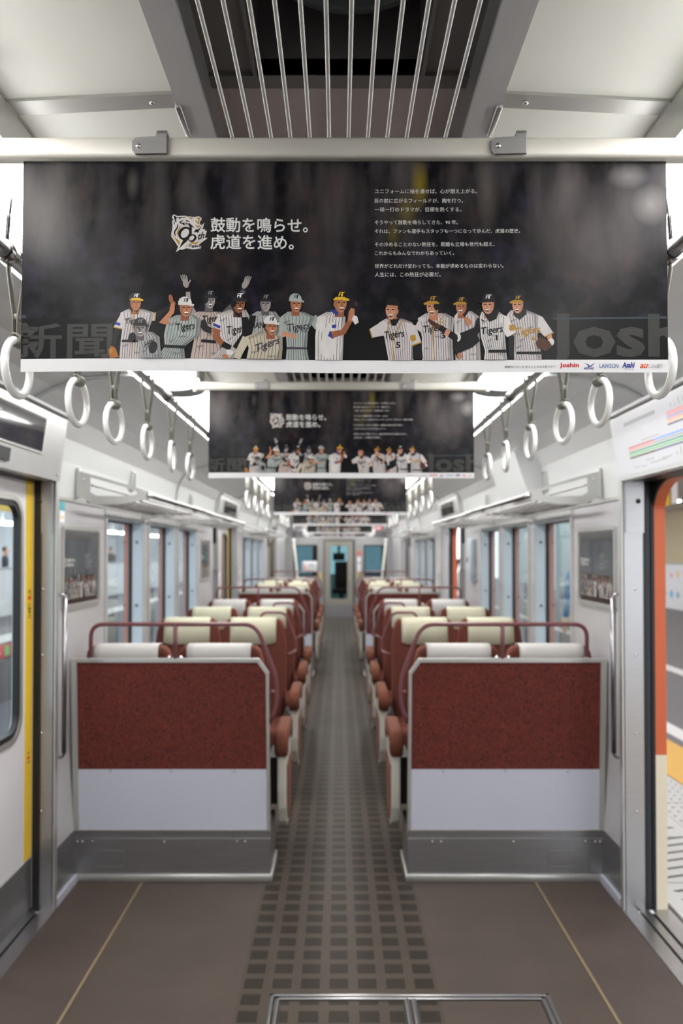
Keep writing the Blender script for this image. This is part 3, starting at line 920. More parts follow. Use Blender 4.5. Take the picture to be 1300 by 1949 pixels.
def strap(s, ring, tube_r, yaw, sleeve, label):
    t = thing('hanging_strap', label, 'strap', group='hanging straps with white rings')
    zc = 1.88 - SZ + (0.06 - ring) * 0.5
    mb = MB(); mb.torus((0, 0, zc), ring - tube_r, tube_r, yaw); mb.build('ring', 'white', t)
    top = zc + ring - tube_r
    # belt: a loop over the pole whose two strands meet above the ring
    q = 0.0185
    path = [(0.0035, top - 0.012), (0.0045, top + 0.045), (0.009, top + 0.075), (q, -0.018), (q, 0.0)]
    path += [(q * cos(pi * i / 8), q * sin(pi * i / 8)) for i in range(1, 8)]
    path += [(-q, 0.0), (-q, -0.018), (-0.009, top + 0.075), (-0.0045, top + 0.045), (-0.0035, top - 0.012)]
    mb = MB()
    V = []
    k = len(path)
    for i, (x, z) in enumerate(path):
        w_ = 0.010 if 0.2 < i / k < 0.8 else 0.0145
        for yy in (-w_, w_): V.append((x, yy, z))
    mb.add(V, [(2 * i, 2 * i + 1, 2 * i + 3, 2 * i + 2) for i in range(k - 1)], 0, True)
    b = mb.build('belt', 'belt', t, fix=False)
    so = b.modifiers.new('thick', 'SOLIDIFY'); so.thickness = 0.003; so.offset = 0
    # lower holder that wraps the ring
    mb = MB()
    hold = [(tube_r + 0.004) * 1.0]
    R = tube_r + 0.004
    pts = [(R * cos(a_), top + R * sin(a_)) for a_ in [math.radians(120 - 30 * i) for i in range(0, 12)]]
    V = []
    for (x, z) in pts:
        for yy in (-0.016, 0.016): V.append((x * cos(yaw) + yy * sin(yaw), yy * cos(yaw) - x * sin(yaw), z))
    mb.add(V, [(2 * i, 2 * i + 1, 2 * i + 3, 2 * i + 2) for i in range(len(pts) - 1)], 0, True)
    hb = mb.build('ring_holder', 'belt', t, fix=False)
    so = hb.modifiers.new('thick', 'SOLIDIFY'); so.thickness = 0.003; so.offset = 0
    if sleeve:
        mb = MB(); mb.prism(rrect(-0.013, 0.013, -0.020, 0.020, 0.008, 3), 'z', top + 0.02, -0.03, 0, True); mb.build('sleeve', 'sleeve', t)
    else:
        mb = MB(); mb.box(-0.0085, 0.0085, -0.0125, 0.0125, top + 0.038, top + 0.052, 0, 0.003, 1); mb.build('buckle', 'belt', t)
    return t

SY = [1.555, 1.915, 2.226, 2.615, 3.0, 3.37]
YAW = [0.06, 0.10, 0.16, 0.05, -0.06, 0.07]
for s in (-1, 1):
    for i, y in enumerate(SY):
        r = strap(s, 0.061, 0.0078, -s * YAW[i], False, 'white ring strap on the near %s pole, %s from the camera' % (SIDE[s], ORD[i]))
        r.location = (s * SX, y, SZ)
    far = [(5.50, 0), (6.05, 0), (6.58, 0), (7.12, 0), (8.75, 1), (9.3, 1), (9.9, 1), (14.3, 2), (14.9, 2), (15.5, 2), (16.1, 2)]
    base = None; cnt = {}
    for y, gq in far:
        i = cnt.get(gq, 0); cnt[gq] = i + 1
        lab = 'pale sleeved ring strap on the %s, %s of those %s' % (SIDE[s], ORD[i], ['above the near seats', 'by the middle doors', 'by the farthest doors'][gq])
        if base is None:
            base = strap(s, 0.068, 0.0085, -s * 0.08, True, lab); base.location = (s * SX, y, SZ)
        else: dup(base, (s * SX, y, SZ), 0.0, lab)

# ------------------------------------------------------------------ luggage racks
def rack(s, y0, y1, label):
    t = thing('luggage_rack', label, 'rack', (s * 1.235, y0, 0), 'overhead luggage racks')
    u = lambda x: -s * x
    O = [(0, 1.903), (0.12, 1.87), (0.24, 1.835), (0.335, 1.805), (0.352, 1.785), (0.33, 1.765), (0.20, 1.745), (0.074, 1.742), (0.0, 1.79)]
    I = [(0.06, 1.872), (0.12, 1.855), (0.22, 1.825), (0.275, 1.807), (0.285, 1.797), (0.27, 1.789), (0.20, 1.783), (0.09, 1.785), (0.058, 1.80)]
    Ln = y1 - y0
    for yb in (0.0, Ln - 0.012):
        mb = MB(); mb.ring2d([(u(x), z) for x, z in O], [(u(x), z) for x, z in I], 'y', yb, yb + 0.012)
        b = mb.build('end_bracket', 'alu', t)
        mb = MB(); x0, x1 = sorted((u(-0.004), u(0.008))); mb.box(x0, x1, yb - 0.008, yb + 0.03, 1.775, 1.915, 0); mb.build('wall_plate', 'alu', b)
        mb = MB(); mb.lathe([(0.014, 0.014), (0.014, -0.004), (0.003, -0.008)], (u(0.338), yb, 1.785), 14, 0, 'y'); mb.build('tube_cap', 'chrome', b)
        mb = MB(); mb.lathe([(0.007, 0), (0.006, -0.004), (0.001, -0.005)], (u(0.03), yb, 1.862), 10, 0, 'y'); mb.build('screw', 'screw', b)
    mb = MB(); mb.tube([(u(0.338), 0, 1.785), (u(0.338), Ln, 1.785)], 0.0115, 12); mb.build('front_tube', 'pole', t)
    for k in range(6):
        x = 0.045 + 0.05 * k
        mb = MB(); mb.tube([(u(x), 0.006, 1.757), (u(x), Ln - 0.006, 1.757)], 0.0065, 10); mb.build('slat_tube', 'pole', t)
    mb = MB(); mb.tube([(u(0.065), 0.006, 1.835), (u(0.065), Ln - 0.006, 1.835)], 0.005, 8); mb.build('back_rod', 'pole', t)
    n_ = 3
    for k in range(1, n_):
        y = Ln * k / n_
        mb = MB(); mb.prism([(u(0), 1.79), (u(0), 1.72), (u(0.06), 1.730), (u(0.33), 1.764), (u(0.352), 1.785), (u(0.338), 1.799), (u(0.30), 1.772), (u(0.05), 1.745)], 'y', y - 0.012, y + 0.012)
        mb.build('support_arm', 'alu', t)
    return t
for s in (-1, 1):
    r = rack(s, 3.76, 7.50, 'steel tube luggage rack over the near seat block on the %s' % SIDE[s])
    dup(r, (s * 1.235, 9.80, 0), None, 'steel tube luggage rack over the far seat block on the %s' % SIDE[s])
    # coat-hook plates on the cove above the rack
    for k, y in enumerate((4.75, 6.6)):
        mb = MB()
        mb.ring2d(rrect(y - 0.045, y + 0.045, 1.885, 2.0, 0.01, 2), rrect(y - 0.037, y + 0.037, 1.893, 1.992, 0.008, 2), 'x', s * 1.222, s * 1.244)
        tag(mb.build('hook_plate', 'alu'), 'thin metal frame plate on the %s wall above the %s half of the near rack' % (SIDE[s], ['near', 'far'][k]), 'plate', 'frame plates above the racks')

# vertical chrome handles by the doors
for s in (-1, 1):
    for k, (yd, f) in enumerate(((3.445, 1), (7.90, -1), (9.45, 1))):
        t = thing('door_handrail', 'vertical chrome handrail beside the %s %s door%s' % (['nearest', 'middle', 'middle'][k], SIDE[s], ['', ', on its near side', ', on its far side'][k]), 'handrail', (s * 1.24, yd, 0), 'vertical door handrails')
        i = -s * 0.052
        mb = MB(); mb.tube(fillet([(s * 0.0, 0.0, 1.336), (i, 0.012 * f, 1.336), (i, 0.012 * f, 0.632), (s * 0.0, 0.0, 0.632)], 0.02, 5), 0.0065, 10)
        mb.tube([(i, 0.012 * f, 1.318), (i, 0.012 * f, 0.650)], 0.0105, 14); mb.build('rail', 'handle', t)
        for z in (1.336, 0.632):
            mb = MB(); mb.lathe([(0.016, 0.0), (0.013, -s * 0.008)], (s * 0.006, 0, z), 14, 0, 'x'); mb.build('mount', 'steel', t)
# ------------------------------------------------------------------ printed banners
INK = {}
def ink(name, r, g, b):
    M['print_' + name] = mat('print_' + name, rgb(r, g, b), 0.36, 0, 0.02 if name in ('paper', 'txt', 'black', 'red', 'blue', 'mblue', 'aured') else 0.20, 55, stretch=(1.6, 1, 0.7), spec=0.2)
for nm, c in dict(white=(196, 192, 190), paper=(214, 214, 216), jersey=(184, 178, 178), cream=(176, 168, 150), teal=(150, 158, 154), sepia=(172, 156, 148), grey=(150, 150, 150),
                  stripe=(58, 54, 62), black=(16, 16, 18), coal=(34, 34, 38), skin=(166, 110, 80), skinl=(182, 130, 104), skind=(136, 82, 56), bw=(140, 134, 132), bwd=(84, 80, 80), gold=(160, 122, 44),
                  yellow=(196, 160, 40), red=(190, 34, 40), blue=(44, 56, 128), mblue=(70, 100, 160), aured=(206, 84, 50), txt=(206, 206, 204), gtxt=(120, 120, 122), leather=(150, 92, 36), brown=(70, 40, 28), fence=(50, 50, 48), rim=(50, 58, 66)).items():
    ink(nm, *c)
    if nm in ('white', 'jersey', 'cream', 'teal', 'sepia', 'grey', 'skin', 'skinl', 'skind', 'bw'):
        ink(nm + '_fold', *[int(v * (0.80 if nm[0] != 's' or nm == 'sepia' else 0.86)) for v in c])

def banner_bg():
    q = NT('print_dark_stadium_crowd')
    q.b.inputs['Roughness'].default_value = 0.30
    q.b.inputs['Specular IOR Level'].default_value = 0.12
    tc = q.n('ShaderNodeTexCoord')
    sp = q.n('ShaderNodeSeparateXYZ'); q.l(tc.outputs['Object'], sp.inputs[0])
    mp = q.n('ShaderNodeMapping'); mp.inputs['Scale'].default_value = (16, 1, 4.5)
    q.l(tc.outputs['Object'], mp.inputs[0])
    n1 = q.n('ShaderNodeTexNoise'); n1.inputs['Scale'].default_value = 1.0; n1.inputs['Detail'].default_value = 3
    q.l(mp.outputs[0], n1.inputs['Vector'])
    r1 = q.n('ShaderNodeValToRGB'); e = r1.color_ramp.elements
    e[0].position = 0.42; e[0].color = (0, 0, 0, 1); e[1].position = 0.80; e[1].color = (1, 1, 1, 1)
    q.l(n1.outputs['Fac'], r1.inputs[0])
    fade = q.n('ShaderNodeMapRange'); fade.inputs['From Min'].default_value = -0.20; fade.inputs['From Max'].default_value = 0.0
    q.l(sp.outputs[2], fade.inputs['Value'])
    ml = q.n('ShaderNodeMath', operation='MULTIPLY'); q.l(r1.outputs[0], ml.inputs[0]); q.l(fade.outputs[0], ml.inputs[1])
    base = q.n('ShaderNodeMix', data_type='RGBA'); base.inputs['A'].default_value = rgb(15, 14, 18); base.inputs['B'].default_value = rgb(96, 90, 90)
    q.l(ml.outputs[0], base.inputs['Factor'])
    n2 = q.n('ShaderNodeTexNoise'); n2.inputs['Scale'].default_value = 30; n2.inputs['Detail'].default_value = 4
    q.l(tc.outputs['Object'], n2.inputs['Vector'])
    r2 = q.n('ShaderNodeValToRGB'); e = r2.color_ramp.elements
    e[0].position = 0.46; e[0].color = (0, 0, 0, 1); e[1].position = 0.72; e[1].color = (0.42, 0.42, 0.42, 1)
    q.l(n2.outputs['Fac'], r2.inputs[0])
    hue = q.n('ShaderNodeTexNoise'); hue.inputs['Scale'].default_value = 9; q.l(tc.outputs['Object'], hue.inputs['Vector'])
    rh = q.n('ShaderNodeValToRGB'); e = rh.color_ramp.elements
    e[0].position = 0.38; e[0].color = rgb(56, 52, 74); e[1].position = 0.66; e[1].color = rgb(74, 54, 50)
    k = rh.color_ramp.elements.new(0.52); k.color = rgb(60, 58, 58)
    q.l(hue.outputs['Fac'], rh.inputs[0])
    m2 = q.n('ShaderNodeMix', data_type='RGBA'); q.l(r2.outputs[0], m2.inputs['Factor']); q.l(base.outputs['Result'], m2.inputs['A']); q.l(rh.outputs[0], m2.inputs['B'])
    last = m2.outputs['Result']
    # out-of-focus spots of the printed photograph; grey side ones also paint in gloss glow
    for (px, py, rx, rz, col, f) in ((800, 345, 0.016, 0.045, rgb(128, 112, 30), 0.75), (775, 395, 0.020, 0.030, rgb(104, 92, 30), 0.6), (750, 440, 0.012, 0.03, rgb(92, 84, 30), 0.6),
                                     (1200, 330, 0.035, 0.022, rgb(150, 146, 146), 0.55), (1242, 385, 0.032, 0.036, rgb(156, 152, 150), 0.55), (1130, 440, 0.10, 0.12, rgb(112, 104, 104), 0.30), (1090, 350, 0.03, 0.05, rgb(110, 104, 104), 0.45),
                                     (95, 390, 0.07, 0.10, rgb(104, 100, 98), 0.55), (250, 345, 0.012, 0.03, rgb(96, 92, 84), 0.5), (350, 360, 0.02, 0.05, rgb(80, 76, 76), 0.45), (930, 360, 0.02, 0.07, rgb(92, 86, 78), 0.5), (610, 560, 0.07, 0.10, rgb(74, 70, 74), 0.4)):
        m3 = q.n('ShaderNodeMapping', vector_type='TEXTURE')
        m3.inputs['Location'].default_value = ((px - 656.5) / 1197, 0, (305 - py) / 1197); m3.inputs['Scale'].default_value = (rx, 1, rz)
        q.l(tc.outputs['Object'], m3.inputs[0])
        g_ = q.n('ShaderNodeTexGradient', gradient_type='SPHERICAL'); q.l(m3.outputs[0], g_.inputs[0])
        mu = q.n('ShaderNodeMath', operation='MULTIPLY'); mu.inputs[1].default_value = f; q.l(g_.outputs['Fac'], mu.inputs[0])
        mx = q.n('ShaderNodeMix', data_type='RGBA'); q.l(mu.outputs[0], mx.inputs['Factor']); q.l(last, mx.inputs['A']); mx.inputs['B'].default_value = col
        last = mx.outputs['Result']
    # the stand's dark front wall
    lo = q.n('ShaderNodeMath', operation='LESS_THAN'); lo.inputs[1].default_value = (305 - 606) / 1197; q.l(sp.outputs[2], lo.inputs[0])
    mw = q.n('ShaderNodeMix', data_type='RGBA'); q.l(lo.outputs[0], mw.inputs['Factor']); q.l(last, mw.inputs['A']); mw.inputs['B'].default_value = rgb(19, 20, 21)
    q.l(mw.outputs['Result'], q.b.inputs['Base Color'])
    return q.m
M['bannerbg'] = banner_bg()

_tc = {}
def text_geo(body, bold=0.0):
    key = (body, bold)
    if key in _tc: return _tc[key]
    cu = bpy.data.curves.new('text', 'FONT'); cu.body = body; cu.size = 1; cu.offset = bold
    cu.resolution_u = 2
    ob = bpy.data.objects.new('text', cu); C.objects.link(ob)
    dg = bpy.context.evaluated_depsgraph_get()
    me = bpy.data.meshes.new_from_object(ob.evaluated_get(dg))
    V = [(v.co.x, v.co.y) for v in me.vertices]; F = [list(p.vertices) for p in me.polygons]
    bpy.data.objects.remove(ob); bpy.data.curves.remove(cu); bpy.data.meshes.remove(me)
    x0 = min(v[0] for v in V); x1 = max(v[0] for v in V); y0 = min(v[1] for v in V); y1 = max(v[1] for v in V)
    V = [((x - x0) / (x1 - x0), (y - y0) / (y1 - y0)) for x, y in V]
    _tc[key] = (V, F, (x1 - x0), (y1 - y0))
    return _tc[key]

class Print:
    """flat printing collected in photo-pixel coordinates, mapped to a sheet"""
    def __init__(s, fmap):
        s.mb = MB(); s.mats = []; s.map = fmap; s.T = (1, 1, 0, 0)
    def mi(s, name):
        if name not in s.mats: s.mats.append(name)
        return s.mats.index(name)
    def pt(s, p, L):
        sx, sy, ox, oy = s.T
        return s.map(p[0] * sx + ox, p[1] * sy + oy, L)
    def poly(s, pts, m, L):
        s.mb.add([s.pt(p, L) for p in pts], [list(range(len(pts)))], s.mi('print_' + m))
    def ell(s, cx, cy, rx, ry, m, L, rot=0, a0=0, a1=360, n=20):
        P = []
        for i in range(n + (0 if a1 - a0 == 360 else 1)):
            a = math.radians(a0 + (a1 - a0) * i / n)
            x, y = rx * cos(a), ry * sin(a)
            P.append((cx + x * cos(rot) - y * sin(rot), cy + x * sin(rot) + y * cos(rot)))
        s.poly(P, m, L)
    def limb(s, pts, ws, m, L):
        n = len(pts); A = []; B = []
        for i in range(n):
            p0 = pts[max(i - 1, 0)]; p1 = pts[min(i + 1, n - 1)]
            dx, dy = p1[0] - p0[0], p1[1] - p0[1]; l = sqrt(dx * dx + dy * dy) or 1
            nx, ny = -dy / l, dx / l
            A.append((pts[i][0] + nx * ws[i] / 2, pts[i][1] + ny * ws[i] / 2)); B.append((pts[i][0] - nx * ws[i] / 2, pts[i][1] - ny * ws[i] / 2))
        V = [s.pt(p, L) for p in A + B]
        s.mb.add(V, [(i, i + 1, n + i + 1, n + i) for i in range(n - 1)], s.mi('print_' + m))
    def text(s, body, x0, x1, y0, y1, m, L, bold=0.0, shear=0.0, curve=0.0):
        """fit between x0..x1 and y0 (top)..y1 (bottom); y0 None keeps the aspect"""
        V, F, w_, h_ = text_geo(body, bold)
        if y0 is None: y0 = y1 - (x1 - x0) * h_ / w_
        P = []
        for u, v in V:
            px = x0 + u * (x1 - x0) + shear * v * (y1 - y0); py = y1 - v * (y1 - y0) - curve * (u - 0.5) * (x1 - x0)
            P.append(s.pt((px, py), L))
        s.mb.add(P, F, s.mi('print_' + m))

def head(P, cx, ty, k, f, cap, visor, skin, L, logo='white', smile=True, hair='black', helmet=False):
    """ty: top of the cap; k: size (1 = 24 px wide head); f: -1..1 where the face turns"""
    shade = {'skin': 'skind', 'skinl': 'skin', 'skind': 'brown', 'bw': 'bwd'}[skin]
    P.poly([(cx - 7 * k, ty + 26 * k), (cx + 7 * k, ty + 26 * k), (cx + 8 * k, ty + 44 * k), (cx - 8 * k, ty + 44 * k)], shade, L)
    P.ell(cx - 1.5 * f * k, ty + 19 * k, 11.5 * k, 15 * k, hair, L + 1)
    fx = cx + 2.0 * f * k
    P.poly([(fx + x * k, ty + y * k) for x, y in ((-10, 12), (10, 12), (10.5, 22), (9, 29), (5, 35), (0, 37), (-5, 35), (-9, 29), (-10.5, 22))], skin, L + 2)
    P.ell(cx - 9.5 * f * k, ty + 23 * k, 2.4 * k, 4.2 * k, shade, L + 2)
    sg = -1 if f >= 0 else 1
    P.poly([(fx + sg * x * k, ty + y * k) for x, y in ((4, 13), (10, 12), (10.5, 22), (9, 29), (5, 35), (1, 36.6), (4, 31), (6, 24))], skin + '_fold', L + 2.4)
    P.poly([(fx - 9.5 * k, ty + 13 * k), (fx + 9.5 * k, ty + 13 * k), (fx + 9 * k, ty + 16.5 * k), (fx, ty + 17.5 * k), (fx - 9 * k, ty + 16.5 * k)], shade, L + 2.6)
    e = fx + 2.5 * f * k
    for sx in (-4.3, 4.3):
        P.poly([(e + (sx - 2.6) * k, ty + 18.6 * k), (e + (sx + 2.6) * k, ty + 18.6 * k), (e + (sx + 2.2) * k, ty + 20.6 * k), (e + (sx - 2.2) * k, ty + 20.6 * k)], 'black', L + 3)
    P.poly([(e - 1.0 * k, ty + 19 * k), (e + 1.0 * k, ty + 19 * k), (e + (1.6 + f) * k, ty + 26 * k), (e - (1.6 - f) * k, ty + 26 * k)], shade, L + 3)
    if smile:
        P.poly([(e - 5 * k, ty + 27.6 * k), (e + 5 * k, ty + 27.6 * k), (e + 3.4 * k, ty + 31.6 * k), (e, ty + 32.8 * k), (e - 3.4 * k, ty + 31.6 * k)], 'brown', L + 3)
        P.poly([(e - 4.2 * k, ty + 28 * k), (e + 4.2 * k, ty + 28 * k), (e + 3.2 * k, ty + 30 * k), (e - 3.2 * k, ty + 30 * k)], 'paper', L + 4)
    else:
        P.poly([(e - 3.5 * k, ty + 29 * k), (e + 3.5 * k, ty + 29 * k), (e + 3 * k, ty + 30.4 * k), (e - 3 * k, ty + 30.4 * k)], shade, L + 4)
    if cap:
        P.poly([(cx - 12.2 * k, ty + 15 * k), (cx - 12 * k, ty + 9 * k), (cx - 9 * k, ty + 3 * k), (cx - 3 * k, ty), (cx + 4 * k, ty), (cx + 9.5 * k, ty + 3.5 * k), (cx + 12 * k, ty + 9 * k), (cx + 12.2 * k, ty + 14 * k)], cap, L + 4)
        if helmet:
            P.ell(cx - 9 * f * k, ty + 19 * k, 5 * k, 8 * k, cap, L + 4)
        a = 1 if f >= 0 else -1
        P.poly([(cx - 11 * a * k, ty + 15.5 * k), (cx - 6 * a * k, ty + 11 * k), (cx + 8 * a * k, ty + 10.5 * k), (cx + 17 * a * k, ty + 14.5 * k), (cx + 16 * a * k, ty + 17.5 * k), (cx + 4 * a * k, ty + 15.5 * k)], visor, L + 5)
        lx = cx + 3 * f * k
        P.text('H', lx - 4 * k, lx + 3 * k, ty + 3.2 * k, ty + 9.6 * k, logo, L + 6, 0.01, 0.2)
        P.text('T', lx - 3 * k, lx + 5.5 * k, ty + 2.4 * k, ty + 9.6 * k, logo, L + 7, 0.01, 0.2)
    else:
        P.poly([(cx - 12 * k, ty + 18 * k), (cx - 13 * k, ty + 8 * k), (cx - 8 * k, ty + 1 * k), (cx, ty - 2 * k), (cx + 9 * k, ty + 1 * k), (cx + 13 * k, ty + 9 * k), (cx + 11 * k, ty + 20 * k), (cx + 8 * k, ty + 13 * k), (cx - 9 * k, ty + 12 * k)], hair, L + 4)

def torso(P, rows, m, L, n=9, stripe='stripe', w=0.9):
    """rows: (y, xl, xr) from the shoulders down; pinstripes follow the body"""
    pts = [(xl, y) for y, xl, xr in rows] + [(xr, y) for y, xl, xr in reversed(rows)]
    P.poly(pts, m, L)
    # cloth folds: a darker flank and slanting creases, then the pinstripes over them
    fo = m + '_fold'
    P.poly([(xl + (xr - xl) * (0.80 + 0.05 * ((j * 7) % 3)), y) for j, (y, xl, xr) in enumerate(rows)] + [(xr, y) for y, xl, xr in reversed(rows)], fo, L + 0.3)
    y0, y1 = rows[0][0], rows[-1][0]
    for j in range(6):
        yy = y0 + (y1 - y0) * (0.22 + 0.13 * j)
        xl, xr = min((r_ for r_ in rows), key=lambda r_: abs(r_[0] - yy))[1:]
        w_ = xr - xl; a = xl + w_ * (0.06 + 0.17 * ((j * 3) % 4)); b = a + w_ * 0.26
        P.poly([(a, yy), (b, yy - 6 + 3 * (j % 3)), (b - 1, yy - 3 + 3 * (j % 3)), (a + 3, yy + 4)], fo, L + 0.4)
    for i in range(1, n):
        u = i / n
        P.limb([(xl + (xr - xl) * u, y) for y, xl, xr in rows], [w] * len(rows), stripe, L + 1)

def tigers(P, x0, x1, y0, y1, L, m='black', shear=0.0, slope=0.12, body='Tigers'):
    P.text(body, x0, x1, y0, y1, m, L, 0.02, shear, slope)

def players(P):
    # back row -------------------------------------------------
    L = 3
    # sepia player with both arms up
    P.limb([(372, 607), (360, 580), (358, 556)], [16, 10, 8], 'bw', L); P.limb([(428, 600), (452, 572), (464, 552)], [16, 10, 8], 'bwd', L)
    for hx, hy, r in ((354, 540, -0.25), (466, 541, 0.45)):
        P.ell(hx, hy, 5.5, 8.5, 'bw', L + 1, r)
        for q in range(4): P.limb([(hx - 4 + 2.7 * q + 6 * r, hy - 5), (hx - 6 + 3.6 * q + 16 * r, hy - 18 + abs(q - 1.5) * 1.6)], [2.6, 2.0], 'bw', L + 2)
        P.limb([(hx + 5, hy), (hx + 9, hy - 7)], [2.8, 2], 'bw', L + 2)
    torso(P, [(594, 378, 420), (604, 366, 432), (640, 372, 424), (684, 364, 430)], 'sepia', L + 1)
    tigers(P, 386, 420, 600, 618, L + 3)
    P.limb([(384, 650), (412, 652)], [6, 6], 'black', L + 3)
    head(P, 398, 552, 0.98, 0.7, 'black', 'coal', 'bw', L + 2, 'gtxt', True, 'black', True)
    # black-and-white player, HANSHIN jersey
    torso(P, [(592, 490, 524), (602, 474, 532), (640, 478, 530), (684, 480, 532)], 'grey', L + 1, 7)
    P.limb([(482, 600), (474, 640)], [12, 10], 'black', L + 2)
    P.text('HANSHIN', 478, 528, 612, 624, 'black', L + 3, 0.02, 0, 0.06)
    head(P, 505, 558, 0.95, 0.1, 'black', 'coal', 'bw', L + 2, 'gtxt', False)
    # man in white cap with arms out
    torso(P, [(592, 548, 578), (602, 534, 600), (630, 544, 586), (662, 546, 584), (684, 544, 588)], 'teal', L + 1, 9)
    P.limb([(594, 602), (606, 622)], [18, 15], 'teal', L + 1); P.limb([(540, 604), (534, 640)], [18, 14], 'teal', L + 1)
    P.limb([(536, 634), (564, 640)], [9, 7], 'skinl', L + 3)
    tigers(P, 546, 590, 613, 632, L + 3, 'stripe'); P.text('15', 574, 584, 622, 631, 'stripe', L + 3, 0.02)
    P.limb([(546, 662), (584, 662)], [4, 4], 'stripe', L + 3)
    head(P, 562, 557, 0.98, 0.5, 'teal', 'teal', 'skin', L + 2, 'black')
    # yellow-visored player on the far left
    P.limb([(298, 600), (316, 592), (330, 580)], [12, 9, 8], 'black', L + 1); P.ell(326, 570, 4, 9, 'skind', L + 1, -0.2); P.ell(330, 580, 5, 6, 'skind', L + 1, 0.5)
    torso(P, [(589, 246, 272), (597, 230, 296), (614, 236, 290), (650, 232, 278), (684, 230, 276)], 'jersey', L + 1, 10)
    P.poly([(272, 593), (298, 597), (297, 612), (272, 612)], 'jersey', L + 1)
    P.limb([(297, 596), (296, 612)], [2, 2], 'gold', L + 3)
    P.poly([(232, 597), (242, 600), (234, 628), (218, 624)], 'jersey', L + 1); P.limb([(218, 624), (234, 628)], [2, 2], 'gold', L + 3)
    P.poly([(222, 614), (231, 617), (230, 622), (220, 619)], 'blue', L + 3)
    P.limb([(226, 628), (219, 656), (216, 668)], [13, 10, 8], 'black', L + 2)
    P.poly([(208, 668), (214, 660), (222, 664), (229, 682), (212, 684)], 'leather', L + 3); P.ell(214, 670, 3, 5, 'gold', L + 4)
    P.limb([(255, 592), (253, 684)], [1.6, 1.6], 'gold', L + 3); P.limb([(246, 590), (258, 596), (270, 590)], [1.6, 1.6, 1.6], 'gold', L + 3)
    P.poly([(247, 588), (268, 588), (262, 596), (252, 596)], 'black', L + 3)
    tigers(P, 239, 274, 606, 620, L + 3); P.limb([(234, 651), (278, 651)], [5, 5], 'black', L + 3)
    head(P, 258, 558, 0.95, 0.6, 'coal', 'yellow', 'skin', L + 2, 'txt', False)
    # right group, back: gold-visored player half hidden
    torso(P, [(590, 874, 898), (600, 866, 912), (640, 866, 914), (684, 868, 916)], 'jersey', L + 1, 7)
    P.poly([(876, 590), (894, 590), (886, 602)], 'black', L + 3)
    head(P, 880, 562, 0.95, -0.5, 'black', 'gold', 'skin', L + 2, 'gold')
    # player number 6 with the glove
    torso(P, [(589, 974, 1004), (598, 966, 1026), (640, 978, 1024), (668, 978, 1030), (684, 980, 1032)], 'jersey', L + 1, 11)
    P.poly([(1020, 596), (1034, 602), (1054, 632), (1038, 640), (1020, 622)], 'jersey', L + 1); P.limb([(1038, 640), (1055, 632)], [2, 2], 'gold', L + 3)
    P.limb([(1046, 636), (1050, 652)], [10, 8], 'skinl', L + 1); P.ell(1050, 650, 6, 7, 'white', L + 2)
    P.poly([(1020, 652), (1028, 640), (1046, 648), (1052, 658), (1040, 668), (1024, 662)], 'brown', L + 3)
    P.poly([(980, 586), (1002, 586), (1004, 596), (990, 608), (978, 598)], 'coal', L + 3)
    tigers(P, 982, 1030, 620, 640, L + 3, 'gold'); P.text('6', 1013, 1020, 637, 648, 'gold', L + 4, 0.03)
    P.limb([(984, 671), (1030, 671)], [5, 5], 'black', L + 3)
    head(P, 988, 559, 0.98, -0.6, 'black', 'gold', 'skinl', L + 2, 'gold')
    # middle row -----------------------------------------------
    L = 14
    # teal-tinted player clapping, white cap
    torso(P, [(601, 338, 372), (610, 320, 384), (640, 314, 380), (662, 316, 352), (684, 300, 354)], 'teal', L + 1, 11)
    P.limb([(384, 612), (392, 626), (404, 632)], [16, 13, 11], 'coal', L + 1); P.ell(409, 630, 6, 4, 'skin', L + 2)
    P.limb([(322, 612), (310, 618), (326, 598), (330, 590)], [15, 12, 9, 8], 'skin', L + 3)
    P.poly([(326, 598), (324, 588), (329, 578), (333, 576), (334, 590), (332, 600)], 'skin', L + 4)
    tigers(P, 336, 372, 616, 634, L + 3); P.limb([(314, 661), (356, 663)], [6, 6], 'black', L + 3)
    head(P, 353, 566, 1.05, 0.6, 'white', 'white', 'skin', L + 2, 'black')
    # big player shouting, black helmet
    torso(P, [(590, 438, 468), (600, 414, 474), (640, 420, 470), (660, 428, 466), (684, 404, 444)], 'white', L + 1, 11)
    P.poly([(420, 598), (432, 602), (424, 632), (404, 622)], 'white', L + 1); P.poly([(408, 616), (421, 622), (419, 627), (406, 621)], 'blue', L + 3)
    P.limb([(414, 628), (412, 642), (424, 656)], [14, 13, 11], 'skind', L + 3); P.limb([(424, 656), (440, 664)], [12, 10], 'black', L + 3)
    P.limb([(466, 604), (468, 636), (448, 664)], [13, 13, 11], 'black', L + 3); P.ell(438, 672, 7, 5, 'white', L + 4, 0.4); P.ell(430, 680, 7, 4, 'skin', L + 4, 0.3)
    P.poly([(442, 590), (462, 590), (456, 606)], 'black', L + 3)
    tigers(P, 432, 468, 620, 640, L + 3)
    head(P, 453, 556, 1.10, 0.8, 'black', 'coal', 'skind', L + 2, 'txt', True, 'black', True)
    # player with yellow visor, hands clasped
    torso(P, [(592, 622, 646), (602, 604, 658), (640, 600, 654), (684, 600, 652)], 'white', L + 1, 9)
    P.poly([(606, 600), (620, 600), (634, 630), (622, 640), (600, 620)], 'white', L + 2); P.poly([(628, 628), (642, 634), (634, 644), (624, 638)], 'blue', L + 3)
    P.limb([(632, 636), (654, 630), (668, 606)], [13, 11, 9], 'skind', L + 4); P.poly([(662, 608), (664, 592), (668, 584), (675, 586), (675, 600), (672, 610)], 'skin', L + 5)
    P.poly([(672, 598), (680, 600), (683, 612), (676, 616), (670, 606)], 'white', L + 5); P.ell(678, 576, 3, 4, 'brown', L + 3)
